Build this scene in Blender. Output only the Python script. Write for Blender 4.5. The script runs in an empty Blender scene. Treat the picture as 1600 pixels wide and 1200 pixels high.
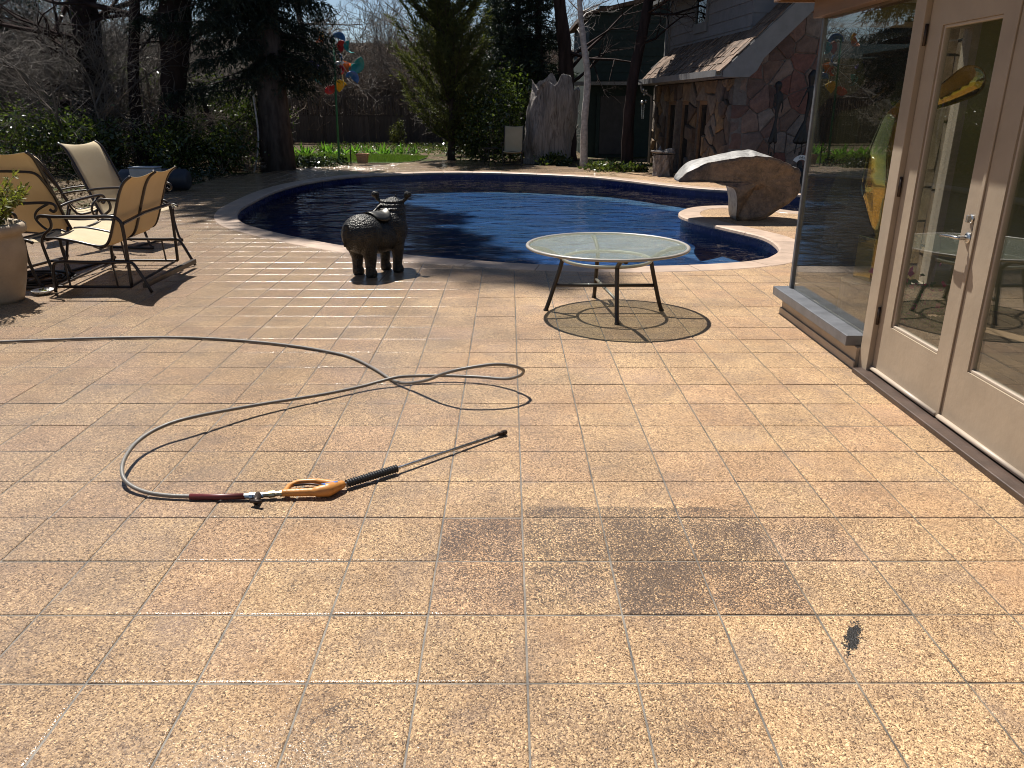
import bpy, bmesh, math, random
import numpy as np
import mathutils.noise as mnoise
from mathutils import Vector, Matrix
from mathutils.geometry import tessellate_polygon
R = math.radians
sc = bpy.context.scene
COL = sc.collection
random.seed(7); rng = np.random.default_rng(7)

# ------------------------------------------------------------------ camera, sky, sun, exposure
cam_d = bpy.data.cameras.new('camera'); cam = bpy.data.objects.new('camera', cam_d); COL.objects.link(cam)
YAW, PIT, ROLL = .0048, .3448, .0023
_f = Vector((math.sin(YAW)*math.cos(PIT), math.cos(YAW)*math.cos(PIT), -math.sin(PIT)))
_r = Vector((math.cos(YAW), -math.sin(YAW), 0)); _u = _r.cross(_f)
_r2 = _r*math.cos(ROLL)+_u*math.sin(ROLL); _u2 = _u*math.cos(ROLL)-_r*math.sin(ROLL)
M = Matrix((_r2, _u2, -_f)).transposed().to_4x4(); M.translation = (0, 0, 1.5)
cam.matrix_world = M
cam_d.sensor_width = 36; cam_d.lens = 36*1208/1600; cam_d.clip_start = .05; cam_d.clip_end = 600
sc.camera = cam
SUN_AZ, SUN_EL = -27, 60
w = bpy.data.worlds.new('World'); sc.world = w; w.use_nodes = True
nt = w.node_tree; bg = nt.nodes['Background']
sky = nt.nodes.new('ShaderNodeTexSky'); sky.sky_type = 'NISHITA'; sky.sun_disc = False
sky.sun_elevation = R(SUN_EL); sky.sun_rotation = R(SUN_AZ); sky.altitude = 1600
nt.links.new(sky.outputs[0], bg.inputs[0]); bg.inputs[1].default_value = .05
sd = bpy.data.lights.new('sun', 'SUN'); sd.energy = 5.0; sd.angle = R(.53); sd.color = (1, .95, .87)
so = bpy.data.objects.new('sun', sd); COL.objects.link(so)
_s = Vector((math.sin(R(SUN_AZ))*math.cos(R(SUN_EL)), math.cos(R(SUN_AZ))*math.cos(R(SUN_EL)), math.sin(R(SUN_EL))))
so.rotation_euler = _s.to_track_quat('Z', 'Y').to_euler(); so.location = (-6, 12, 25)
sc.view_settings.view_transform = 'Standard'; sc.view_settings.look = 'None'
sc.view_settings.exposure = 0.74; sc.view_settings.gamma = 1
cy = sc.cycles
cy.use_denoising = True; cy.filter_width = 1.0; cy.max_bounces = 9; cy.diffuse_bounces = 3; cy.glossy_bounces = 4
cy.transparent_max_bounces = 16; cy.transmission_bounces = 4
cy.caustics_reflective = False; cy.caustics_refractive = False; cy.sample_clamp_indirect = 3.0

# ------------------------------------------------------------------ materials
def mat(name):
    m = bpy.data.materials.new(name); m.use_nodes = True
    n = m.node_tree.nodes; n.clear()
    out = n.new('ShaderNodeOutputMaterial')
    return m, m.node_tree, out
class G:
    """tiny node-graph helper"""
    def __init__(s, t): s.t = t
    def n(s, typ, ins=None, **kw):
        x = s.t.nodes.new(typ)
        for k, v in kw.items(): setattr(x, k, v)
        for k, v in (ins or {}).items():
            if isinstance(v, bpy.types.NodeSocket): s.t.links.new(v, x.inputs[k])
            else: x.inputs[k].default_value = v
        return x
    def math(s, op, a, b=0., clamp=False):
        x = s.t.nodes.new('ShaderNodeMath'); x.operation = op; x.use_clamp = clamp
        for i, v in enumerate((a, b)):
            if isinstance(v, bpy.types.NodeSocket): s.t.links.new(v, x.inputs[i])
            else: x.inputs[i].default_value = v
        return x.outputs[0]
    def ramp(s, fac, stops, interp='LINEAR'):
        x = s.t.nodes.new('ShaderNodeValToRGB'); x.color_ramp.interpolation = interp
        e = x.color_ramp.elements
        while len(e) < len(stops): e.new(.5)
        for el, (p, c) in zip(e, stops):
            el.position = p; el.color = (*c, 1) if len(c) == 3 else c
        s.t.links.new(fac, x.inputs[0]); return x.outputs[0]
    def mix(s, fac, a, b, mode='MIX'):
        x = s.t.nodes.new('ShaderNodeMix'); x.data_type = 'RGBA'; x.blend_type = mode
        for i, v in ((0, fac), (6, a), (7, b)):
            if isinstance(v, bpy.types.NodeSocket): s.t.links.new(v, x.inputs[i])
            else: x.inputs[i].default_value = (*v, 1) if isinstance(v, tuple) and len(v) == 3 else v
        return x.outputs[2]
    def noise(s, vec, scale, detail=3., rough=.55, dist=0., out=0):
        x = s.n('ShaderNodeTexNoise', {'Scale': scale, 'Detail': detail, 'Roughness': rough, 'Distortion': dist})
        s.t.links.new(vec, x.inputs['Vector']); return x.outputs[out]
    def vor(s, vec, scale, feat='F1', out=0, rnd=1.):
        x = s.n('ShaderNodeTexVoronoi', {'Scale': scale, 'Randomness': rnd}, feature=feat)
        s.t.links.new(vec, x.inputs['Vector']); return x.outputs[out]
    def step(s, v, lo, hi):
        x = s.n('ShaderNodeMapRange', {1: lo, 2: hi}); s.t.links.new(v, x.inputs[0]); return x.outputs[0]
    def bump(s, h, strength=.3, dist=.01, normal=None):
        x = s.n('ShaderNodeBump', {'Strength': strength, 'Distance': dist, 'Height': h})
        if normal: s.t.links.new(normal, x.inputs['Normal'])
        return x.outputs[0]
    def pos(s): return s.n('ShaderNodeNewGeometry').outputs['Position']
    def obj(s): return s.n('ShaderNodeTexCoord').outputs['Object']
    def scale(s, v, sx, sy, sz):
        x = s.n('ShaderNodeMapping', {'Scale': (sx, sy, sz)}); s.t.links.new(v, x.inputs[0]); return x.outputs[0]
    def rnd(s): return s.n('ShaderNodeObjectInfo').outputs['Random']
    def pbsdf(s, out, base, rough=.6, **kw):
        d = {'Base Color': base if isinstance(base, bpy.types.NodeSocket) else (*base, 1), 'Roughness': rough}
        d.update(kw); x = s.n('ShaderNodeBsdfPrincipled', d); s.t.links.new(x.outputs[0], out.inputs[0]); return x

def simple(name, c, rough=.6, var=.25, scale=8., bump=.0, bscale=60., stretch=(1, 1, 1), rnd=.0, **kw):
    """a base colour with mottled wear and fine relief"""
    m, t, o = mat(name); g = G(t); v = g.scale(g.obj(), *stretch)
    nz = g.noise(v, scale, 5)
    lo = tuple(x*(1-var) for x in c); hi = tuple(min(1, x*(1+var)) for x in c)
    col = g.ramp(nz, [(.3, lo), (.7, hi)])
    if rnd:
        k = g.math('ADD', g.math('MULTIPLY', g.rnd(), 2*rnd), 1-rnd)
        col = g.mix(1., col, g.n('ShaderNodeCombineColor', {0: k, 1: k, 2: k}).outputs[0], 'MULTIPLY')
    p = g.pbsdf(o, col, rough, **kw)
    rr = g.math('ADD', g.math('MULTIPLY', g.noise(v, scale*2.3, 3), .3), rough-.15, True)
    t.links.new(rr, p.inputs['Roughness'])
    if bump: t.links.new(g.bump(g.noise(v, bscale, 4), bump, .01), p.inputs['Normal'])
    return m

T = .305                       # tile pitch
X0, Y0 = .175*T, 5.68*T        # tile-grid origin
def tile_material():
    m, t, o = mat('exposed_aggregate_tile'); g = G(t); P = g.pos()
    sep = g.n('ShaderNodeSeparateXYZ'); t.links.new(P, sep.inputs[0])
    cx = g.math('FLOOR', g.math('DIVIDE', g.math('SUBTRACT', sep.outputs[0], X0), T))
    cyy = g.math('FLOOR', g.math('DIVIDE', g.math('SUBTRACT', sep.outputs[1], Y0), T))
    cell = g.n('ShaderNodeCombineXYZ', {0: cx, 1: cyy}).outputs[0]
    wn = g.n('ShaderNodeTexWhiteNoise', noise_dimensions='3D'); t.links.new(cell, wn.inputs['Vector'])
    base = g.ramp(wn.outputs['Value'], [(0, (.415, .280, .162)), (.35, (.445, .305, .178)), (.62, (.43, .290, .169)), (.85, (.425, .275, .165)), (1, (.405, .268, .158))])
    # aggregate grains
    wp = g.n('ShaderNodeVectorMath', operation='MULTIPLY_ADD'); t.links.new(g.noise(P, 60., 2, out=1), wp.inputs[0]); wp.inputs[1].default_value = (.012, .012, .012); t.links.new(P, wp.inputs[2])
    v1 = g.n('ShaderNodeTexVoronoi', {'Scale': 250.}); t.links.new(wp.outputs[0], v1.inputs['Vector'])
    v3 = g.n('ShaderNodeTexVoronoi', {'Scale': 130.}); t.links.new(wp.outputs[0], v3.inputs['Vector'])
    gr = g.n('ShaderNodeSeparateColor'); t.links.new(v1.outputs['Color'], gr.inputs[0])
    grain = g.ramp(gr.outputs[0], [(0, (.17, .14, .12)), (.14, (.42, .37, .33)), (.34, (.88, .85, .81)), (.72, (1.12, 1.10, 1.06)), (.92, (1.5, 1.5, 1.46)), (1, (1.9, 1.88, 1.8))])
    col = g.mix(1., base, grain, 'MULTIPLY')
    g3 = g.n('ShaderNodeSeparateColor'); t.links.new(v3.outputs['Color'], g3.inputs[0])
    col = g.mix(1., col, g.ramp(g3.outputs[1], [(0, (.62, .58, .55)), (.25, (.95, .94, .92)), (.8, (1.05, 1.05, 1.04)), (1, (1.25, 1.25, 1.22))]), 'MULTIPLY')
    # broad smudges, purplish grey and rusty
    col = g.mix(g.math('MULTIPLY', g.step(g.noise(P, 4.3, 6, .7, .6), .48, .66), .40), col, (.20, .145, .115))
    col = g.mix(g.math('MULTIPLY', g.step(g.noise(g.scale(P, 1, .7, 1), 2.1, 5, .65), .52, .70), .42), col, (.36, .20, .095))
    n1 = g.noise(P, 3.2, 4)
    col = g.mix(1., col, g.ramp(n1, [(.3, (.78, .76, .75)), (.7, (1.08, 1.08, 1.06))]), 'MULTIPLY')
    # pinkish and paler patches, old drips
    col = g.mix(g.math('MULTIPLY', g.step(g.noise(P, 1.3, 3), .56, .72), .3), col, (.43, .29, .22))
    n2 = g.noise(P, 26., 5, .65)
    darkspk = g.math('MULTIPLY', g.step(n2, .62, .76), g.step(g.noise(P, 2.2, 2), .42, .6))
    # soot-like grime left on tiles not yet washed
    at = g.n('ShaderNodeAttribute', attribute_type='OBJECT', attribute_name='grime').outputs['Fac']
    bandw = g.math('ADD', sep.outputs[1], g.math('MULTIPLY', g.noise(g.scale(P, 3, 14, 1), 2.2, 3, .6), -.16))
    band = g.math('MULTIPLY', g.math('SUBTRACT', 1., g.step(bandw, 2.645, 2.66)), g.math('MULTIPLY', g.step(sep.outputs[0], -.12, .12), g.math('SUBTRACT', 1., g.step(sep.outputs[0], .82, 1.06))))
    band = g.math('MULTIPLY', band, g.step(sep.outputs[1], 2.645, 2.652))
    amt = g.math('MAXIMUM', at, g.math('MULTIPLY', band, .95))
    patch = g.math('ADD', g.noise(P, 8., 6, .72), g.math('MULTIPLY', g.noise(P, 95., 3, .7), .75))
    ex = g.math('FRACT', g.math('DIVIDE', g.math('SUBTRACT', sep.outputs[0], X0), T)); ey = g.math('FRACT', g.math('DIVIDE', g.math('SUBTRACT', sep.outputs[1], Y0), T))
    ed = g.math('MINIMUM', g.math('MINIMUM', ex, g.math('SUBTRACT', 1., ex)), g.math('MINIMUM', ey, g.math('SUBTRACT', 1., ey)))
    qx = g.math('DIVIDE', g.math('SUBTRACT', sep.outputs[0], .50), 1.0); qy = g.math('DIVIDE', g.math('SUBTRACT', sep.outputs[1], 2.36), .42)
    el = g.math('SUBTRACT', 1., g.math('SQRT', g.math('ADD', g.math('MULTIPLY', qx, qx), g.math('MULTIPLY', qy, qy))), True)
    scuff = g.math('MULTIPLY', g.step(g.noise(g.scale(P, 1., .6, 1), 6.5, 5, .72, .8), .57, .70), .46)
    amt = g.math('ADD', g.math('MULTIPLY', amt, .78), g.math('MAXIMUM', g.math('MULTIPLY', el, .42), scuff))
    amt = g.math('MULTIPLY', amt, g.math('ADD', .62, g.math('MULTIPLY', g.step(g.math('ADD', ed, g.math('MULTIPLY', g.noise(P, 11., 3), .16)), .06, .26), .38)))
    patch = g.math('ADD', patch, g.math('MULTIPLY', g.math('SUBTRACT', gr.outputs[1], .5), .95))
    thr = g.math('SUBTRACT', 1.20, g.math('MULTIPLY', amt, .60))
    gm = g.math('MULTIPLY', g.step(g.math('SUBTRACT', patch, thr), -.10, .13), g.math('MINIMUM', g.math('MULTIPLY', amt, 1.6), .84))
    col = g.mix(gm, col, (.040, .027, .022))
    col = g.mix(g.math('MULTIPLY', darkspk, .35), col, (.10, .07, .045))
    # pitted streaks along the old wash direction
    pit = g.math('MULTIPLY', g.step(g.noise(g.scale(P, 95, 26, 1), 1., 3, .6), .60, .70), g.step(g.noise(P, 1.7, 3), .50, .64))
    col = g.mix(g.math('MULTIPLY', pit, .6), col, (.075, .052, .036))
    # tar-black blot
    dx = g.math('DIVIDE', g.math('SUBTRACT', sep.outputs[0], g.math('ADD', 1.035, g.math('MULTIPLY', g.math('SUBTRACT', sep.outputs[1], 1.925), .54))), .026); dy = g.math('DIVIDE', g.math('SUBTRACT', sep.outputs[1], 1.925), .082)
    rad = g.math('SQRT', g.math('ADD', g.math('MULTIPLY', dx, dx), g.math('MULTIPLY', dy, dy)))
    bl = g.math('ADD', rad, g.math('ADD', g.math('MULTIPLY', g.noise(P, 48., 4, .75), 2.6), g.math('MULTIPLY', gr.outputs[2], .5)))
    col = g.mix(g.math('SUBTRACT', 1., g.step(bl, 2.42, 2.52)), col, (.012, .011, .011))
    # wetness: left and towards the pool
    wet = g.noise(g.scale(P, .55, .8, 1), 1.15, 4, .6)
    lean = g.math('SUBTRACT', g.math('MULTIPLY', sep.outputs[1], .022), g.math('MULTIPLY', sep.outputs[0], .14))
    wetm = g.step(g.math('ADD', wet, lean), .44, .74)
    coat = g.math('ADD', g.math('MULTIPLY', wetm, .80), .12)
    h = g.math('ADD', g.math('MULTIPLY', v1.outputs['Distance'], -.9), g.math('MULTIPLY', g.noise(P, 380., 2), .4))
    h = g.math('ADD', h, g.math('MULTIPLY', g.noise(P, 14., 3), 1.4))
    dark = g.math('SUBTRACT', 1., g.math('MULTIPLY', wetm, .22))
    col = g.mix(1., col, g.n('ShaderNodeCombineColor', {0: dark, 1: dark, 2: dark}).outputs[0], 'MULTIPLY')
    p = g.pbsdf(o, col, .52, **{'Specular IOR Level': .32, 'Coat Roughness': .13, 'Coat IOR': 1.33})
    t.links.new(coat, p.inputs['Coat Weight'])
    t.links.new(g.bump(h, .9, .003), p.inputs['Normal'])
    t.links.new(g.bump(h, .26, .0018), p.inputs['Coat Normal'])
    return m
M_TILE = tile_material()
M_GROUT = simple('grout', (.115, .097, .075), .55, .75, 7, .3, 200, **{'Coat Weight': .7, 'Coat Roughness': .12})
M_COPING = simple('coping_concrete', (.40, .29, .215), .6, .18, 6, .35, 130, rnd=.09, **{'Coat Weight': .25, 'Coat Roughness': .25})
M_SOIL = None
def soil():
    m, t, o = mat('leaf_litter_soil'); g = G(t); P = g.pos()
    v = g.n('ShaderNodeTexVoronoi', {'Scale': 22.}); t.links.new(P, v.inputs['Vector'])
    s = g.n('ShaderNodeSeparateColor'); t.links.new(v.outputs['Color'], s.inputs[0])
    c = g.ramp(s.outputs[0], [(0, (.035, .026, .018)), (.5, (.10, .072, .045)), (.85, (.19, .14, .09)), (1, (.30, .24, .17))])
    c = g.mix(g.step(g.noise(P, .8, 4), .5, .62), c, (.045, .06, .02))
    p = g.pbsdf(o, c, .9, **{'Specular IOR Level': .1}); t.links.new(g.bump(g.math('ADD', v.outputs['Distance'], g.noise(P, 40, 3)), .8, .03), p.inputs['Normal']); return m
M_SOIL = soil()
M_LAWN = simple('lawn_turf', (.055, .095, .02), .9, .5, 2, .4, 80)
def leafmat(name, c1, c2, trans=.35, rough=.35, spec=.5, tc=None):
    m, t, o = mat(name); g = G(t)
    r = g.n('ShaderNodeNewGeometry').outputs['Random Per Island']
    col = g.ramp(r, [(0, c1), (1, c2)])
    p = g.n('ShaderNodeBsdfPrincipled', {'Roughness': rough, 'Specular IOR Level': spec}); t.links.new(col, p.inputs['Base Color'])
    tr = g.n('ShaderNodeBsdfTranslucent'); t.links.new(g.mix(1., col, tc or (1.5, 1.6, .7), 'MULTIPLY'), tr.inputs[0])
    mx = g.n('ShaderNodeMixShader', {0: trans}); t.links.new(p.outputs[0], mx.inputs[1]); t.links.new(tr.outputs[0], mx.inputs[2])
    t.links.new(mx.outputs[0], o.inputs[0]); return m
M_GRASS = leafmat('grass_blades', (.045, .085, .016), (.10, .15, .035), .4, .5, .3)
M_BULB = leafmat('bulb_leaves', (.06, .15, .03), (.11, .22, .04), .5, .4)
M_SPRUCE = leafmat('spruce_needles', (.014, .024, .019), (.026, .040, .029), .08, .55, .25)
M_JUNI = leafmat('juniper_sprays', (.055, .068, .024), (.12, .125, .042), .28, .6, .2)
M_PINE = leafmat('pine_needles', (.018, .030, .020), (.036, .052, .034), .12, .5, .3)
M_BROAD = leafmat('glossy_leaves', (.024, .042, .015), (.085, .11, .028), .34, .22, .7)
M_IVY = leafmat('ivy_leaves', (.012, .022, .010), (.03, .045, .014), .2, .25, .6)
M_GOLD = leafmat('planter_juniper', (.10, .12, .03), (.19, .18, .05), .35, .5, .3)
M_TWIG = simple('grey_twigs', (.125, .108, .095), .8, .35, 3)
M_TWIG2 = simple('brown_twigs', (.20, .15, .115), .8, .35, 3)
M_BARK = simple('dark_bark', (.034, .024, .023), .9, .5, 7, 1., 14, (1, 1, .2), **{'Specular IOR Level': .1})
M_BARK2 = simple('spruce_bark', (.070, .057, .052), .9, .5, 9, 1., 20, (1, 1, .25), **{'Specular IOR Level': .1})
M_BIRCH = simple('pale_bark', (.42, .39, .37), .75, .35, 9, .6, 20, (1, 1, 1.5))
M_FENCE = simple('weathered_fence_wood', (.105, .085, .076), .85, .3, 12, .5, 60, (1, 1, .15), rnd=.3)
M_DRIFT = None
def drift():
    m, t, o = mat('driftwood'); g = G(t); v = g.scale(g.obj(), 9, 9, .8)
    n = g.noise(v, 2.2, 6, .65, .6)
    c = g.ramp(n, [(.3, (.085, .072, .066)), (.5, (.24, .215, .20)), (.7, (.36, .33, .31))])
    p = g.pbsdf(o, c, .85); t.links.new(g.bump(n, 1., .06), p.inputs['Normal']); return m
M_DRIFT = drift()
def watermat():
    m, t, o = mat('pool_water'); g = G(t); P = g.pos()
    n1 = g.noise(g.scale(P, .8, 1.25, 1), 2.3, 2, .5, .5); n2 = g.noise(g.scale(P, .8, 1.4, 1), 7., 2, .5)
    h = g.math('ADD', g.math('MULTIPLY', n1, 1.), g.math('MULTIPLY', n2, .12))
    nrm = g.bump(h, 1., .05)
    fr = g.n('ShaderNodeFresnel', {'IOR': 1.33}); t.links.new(nrm, fr.inputs['Normal'])
    gl = g.n('ShaderNodeBsdfGlossy', {'Roughness': .015}); t.links.new(nrm, gl.inputs['Normal'])
    tr = g.n('ShaderNodeBsdfTransparent', {0: (.50, .74, .88, 1)})
    mx = g.n('ShaderNodeMixShader'); t.links.new(fr.outputs[0], mx.inputs[0]); t.links.new(tr.outputs[0], mx.inputs[1]); t.links.new(gl.outputs[0], mx.inputs[2])
    t.links.new(mx.outputs[0], o.inputs[0]); return m
M_WATER = watermat()
M_POOLT = simple('pool_blue_tile', (.006, .014, .085), .25, .3, 5)
M_PLASTER = simple('pool_blue_plaster', (.004, .030, .125), .6, .35, .9)
def glassmat(name, tint=(.95, .97, .94), ior=.15, rough=0., dirt=.0):
    m, t, o = mat(name); g = G(t)
    fa = g.n('ShaderNodeLayerWeight', {'Blend': .5}).outputs['Facing']; fr = g.n('ShaderNodeMath', {0: g.math('POWER', fa, 5.), 1: 1-ior, 2: ior}, operation='MULTIPLY_ADD'); gl = g.n('ShaderNodeBsdfGlossy', {'Roughness': rough})
    tr = g.n('ShaderNodeBsdfTransparent', {0: (*tint, 1)})
    mx = g.n('ShaderNodeMixShader'); t.links.new(fr.outputs[0], mx.inputs[0]); t.links.new(tr.outputs[0], mx.inputs[1]); t.links.new(gl.outputs[0], mx.inputs[2])
    last = mx.outputs[0]
    if dirt:
        P = g.obj(); d = g.n('ShaderNodeBsdfDiffuse', {0: (.55, .55, .5, 1)})
        sp = g.math('MULTIPLY', g.math('SUBTRACT', 1., g.step(g.vor(P, 70.), .07, .15)), g.step(g.noise(P, 2.5, 3), .45, .7))
        k = g.math('ADD', g.math('MULTIPLY', sp, dirt), g.math('MULTIPLY', g.noise(P, 3., 4), .025))
        m2 = g.n('ShaderNodeMixShader'); t.links.new(k, m2.inputs[0]); t.links.new(last, m2.inputs[1]); t.links.new(d.outputs[0], m2.inputs[2]); last = m2.outputs[0]
    t.links.new(last, o.inputs[0]); return m
M_GLASS = glassmat('window_glass', dirt=.30)
M_GLASS2 = glassmat('far_window_glass', (.5, .5, .5))
def tableglass():
    m, t, o = mat('hammered_glass'); g = G(t); P = g.obj()
    n = g.math('ADD', g.noise(P, 30., 3, .6, .8), g.math('MULTIPLY', g.vor(P, 75.), .6))
    nr = g.bump(n, 1., .014)
    p = g.n('ShaderNodeBsdfPrincipled', {'Roughness': .08, 'Specular IOR Level': .8}); t.links.new(nr, p.inputs['Normal'])
    t.links.new(g.ramp(n, [(.35, (.34, .42, .38)), (.8, (.62, .70, .64))]), p.inputs['Base Color'])
    tl = g.n('ShaderNodeBsdfTranslucent', {0: (.55, .64, .56, 1)}); tr = g.n('ShaderNodeBsdfTransparent', {0: (.98, 1., .97, 1)})
    m1 = g.n('ShaderNodeMixShader', {0: .5}); t.links.new(p.outputs[0], m1.inputs[1]); t.links.new(tl.outputs[0], m1.inputs[2])
    m2 = g.n('ShaderNodeMixShader', {0: .66}); t.links.new(m1.outputs[0], m2.inputs[1]); t.links.new(tr.outputs[0], m2.inputs[2])
    t.links.new(m2.outputs[0], o.inputs[0]); return m
M_TGLASS = tableglass()
M_BROWNMET = simple('brown_frame_metal', (.022, .014, .011), .40, .2, 10, **{'Specular IOR Level': .35, 'Coat Weight': .22, 'Coat Roughness': .06})
M_TANMET = simple('taupe_table_metal', (.27, .245, .215), .4, .15, 10, **{'Specular IOR Level': .7})
def sling():
    m, t, o = mat('tan_sling_fabric'); g = G(t); P = g.obj()
    wv = g.n('ShaderNodeTexWave', {'Scale': 220., 'Distortion': .6}); t.links.new(P, wv.inputs['Vector'])
    c = g.ramp(g.noise(P, 5, 4), [(.3, (.60, .49, .31)), (.7, (.68, .57, .38))])
    p = g.n('ShaderNodeBsdfPrincipled', {'Roughness': .75}); t.links.new(c, p.inputs['Base Color']); t.links.new(g.bump(wv.outputs[0], .15, .002), p.inputs['Normal'])
    tl = g.n('ShaderNodeBsdfTranslucent', {0: (.50, .37, .21, 1)})
    mx = g.n('ShaderNodeMixShader', {0: .33}); t.links.new(p.outputs[0], mx.inputs[1]); t.links.new(tl.outputs[0], mx.inputs[2]); t.links.new(mx.outputs[0], o.inputs[0]); return m
M_SLING = sling()
def bronze():
    m, t, o = mat('dark_bronze'); g = G(t); P = g.obj()
    v = g.vor(P, 64.); n = g.noise(P, 18., 4)
    c = g.ramp(n, [(.3, (.018, .017, .016)), (.7, (.050, .048, .043))])
    p = g.pbsdf(o, c, .44, Metallic=.7); t.links.new(g.bump(g.math('ADD', v, g.math('MULTIPLY', n, .5)), .75, .009), p.inputs['Normal']); return m
M_BRONZE = bronze()
M_BRONZE_S = simple('smooth_bronze', (.05, .048, .044), .40, .3, 9, .15, 30, Metallic=.85)
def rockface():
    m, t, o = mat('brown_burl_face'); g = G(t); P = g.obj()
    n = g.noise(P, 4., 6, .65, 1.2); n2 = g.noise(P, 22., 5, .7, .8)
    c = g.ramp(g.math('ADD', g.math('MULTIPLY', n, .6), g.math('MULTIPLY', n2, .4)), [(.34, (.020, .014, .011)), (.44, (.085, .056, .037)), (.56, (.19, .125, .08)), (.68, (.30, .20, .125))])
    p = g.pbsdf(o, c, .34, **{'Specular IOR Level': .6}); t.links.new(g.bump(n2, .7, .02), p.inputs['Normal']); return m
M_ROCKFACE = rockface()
M_ROCKSUNLIT = simple('sunlit_pale_stone', (.25, .24, .225), .5, .45, 9, 1., 22)  # sunlit paleness of the sculpture's top put into its stone colour
M_TAUPE = simple('taupe_door_paint', (.36, .29, .215), .42, .12, 3, .12, 25)
M_TAUPE2 = simple('taupe_trim_paint', (.40, .33, .26), .45, .08, 5, .1, 25)
M_BROWNWOOD = simple('brown_stained_wood', (.20, .12, .07), .5, .3, 6, .3, 40, (1, .15, 1))
M_THRESH = simple('dark_threshold', (.065, .042, .032), .45, .3, 8, .2, 60)
M_ZINC = simple('grey_sill_metal', (.15, .155, .17), .42, .25, 7, .15, 40, Metallic=.35)
M_STEEL = simple('brushed_steel', (.55, .55, .54), .28, .1, 20, Metallic=1.)
M_DARKSTEEL = simple('hinge_bronze', (.05, .035, .028), .45, .3, 20, Metallic=.6)
M_OLIVE = simple('olive_wall_paint', (.30, .28, .12), .7, .08, 3)
M_CEIL = simple('white_ceiling', (.6, .58, .52), .8, .05, 3)
M_FLOOR = simple('interior_wood_floor', (.20, .13, .08), .4, .3, 5, .1, 40, (1, .2, 1))
M_BRASS = simple('polished_brass', (.78, .54, .16), .07, .08, 6, .04, 14, Metallic=1.)
M_BLACK = simple('black_plinth', (.02, .02, .022), .35, .2, 8)
M_BLACKRUB = simple('black_rubber', (.015, .015, .016), .5, .2, 20)
M_HOSE = simple('grey_hose', (.155, .143, .128), .42, .15, 30, .15, 300)
M_HOSERED = simple('maroon_hose_sleeve', (.10, .014, .014), .45, .2, 20)
M_GUN = simple('orange_gun_plastic', (.50, .215, .05), .42, .2, 25, .1, 80)
M_GUNBLUE = simple('blue_gun_label', (.06, .15, .42), .4, .1, 20)
M_BRASSFIT = simple('dull_brass', (.42, .34, .20), .35, .25, 40, Metallic=.9)
M_SIDING = simple('grey_clapboard_paint', (.20, .195, .20), .7, .12, 6, .2, 30, (.2, 1, 1), rnd=.08)
M_TRIMGREY = simple('grey_trim_paint', (.19, .185, .18), .6, .12, 5)
M_GREENSIDE = simple('dark_green_siding', (.016, .032, .028), .75, .2, 6, rnd=.1)
M_SHINGLE = simple('cedar_shingle', (.135, .088, .06), .85, .45, 8, .7, 30, (1, 1, 1), rnd=.4)
M_MORTAR = simple('mortar', (.15, .13, .115), .9, .25, 14, .6, 60)
def stonemat(name, stops):
    m, t, o = mat(name); g = G(t); P = g.obj()
    c = g.ramp(g.rnd(), stops)
    n = g.noise(P, 7., 6, .65)
    c = g.mix(1., c, g.ramp(n, [(.3, (.6, .58, .56)), (.7, (1.3, 1.28, 1.25))]), 'MULTIPLY')
    p = g.pbsdf(o, c, .8); t.links.new(g.bump(n, .9, .04), p.inputs['Normal']); return m
M_STONE = stonemat('red_flagstone', [(0, (.17, .062, .046)), (.2, (.21, .13, .105)), (.4, (.11, .058, .046)), (.6, (.24, .20, .175)), (.8, (.20, .105, .07)), (1, (.135, .11, .10))])
M_STONE2 = stonemat('brown_ledge_stone', [(0, (.13, .09, .065)), (.3, (.075, .055, .045)), (.6, (.17, .145, .125)), (.85, (.19, .125, .065)), (1, (.10, .065, .05))])
M_STONE3 = stonemat('buff_rubble_stone', [(0, (.76, .66, .52)), (.5, (.70, .58, .46)), (1, (.80, .74, .63))])
M_WINDARK = simple('dark_window', (.012, .014, .016), .15, .2, 4)
M_IRON = simple('black_iron', (.007, .006, .006), .55, .3, 20)
M_POT = simple('beige_pot', (.36, .285, .20), .6, .18, 6, .3, 50)
M_TERRA = simple('terracotta', (.42, .25, .14), .75, .2, 8, .3, 60)
M_WHITE = simple('white_enamel', (.72, .72, .70), .4, .08, 12)
M_DRUM = simple('dark_blue_cover', (.016, .022, .034), .5, .25, 6, .3, 30)
M_BOX = simple('pale_grey_plastic', (.33, .35, .38), .5, .1, 8)
M_RED = simple('red_metal', (.25, .02, .02), .4, .2, 9)
M_PINK = simple('pink_petals', (.60, .05, .14), .5, .3, 12)
M_GREENP = simple('green_pole_paint', (.02, .15, .07), .4, .2, 9)
PAINT = {k: simple(k+'_cup_paint', c, .35, .12, 9) for k, c in dict(red=(.55, .03, .035), blue=(.02, .12, .42), teal=(.02, .25, .23), orange=(.75, .19, .04), yellow=(.75, .46, .03), purple=(.09, .06, .28)).items()}

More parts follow.
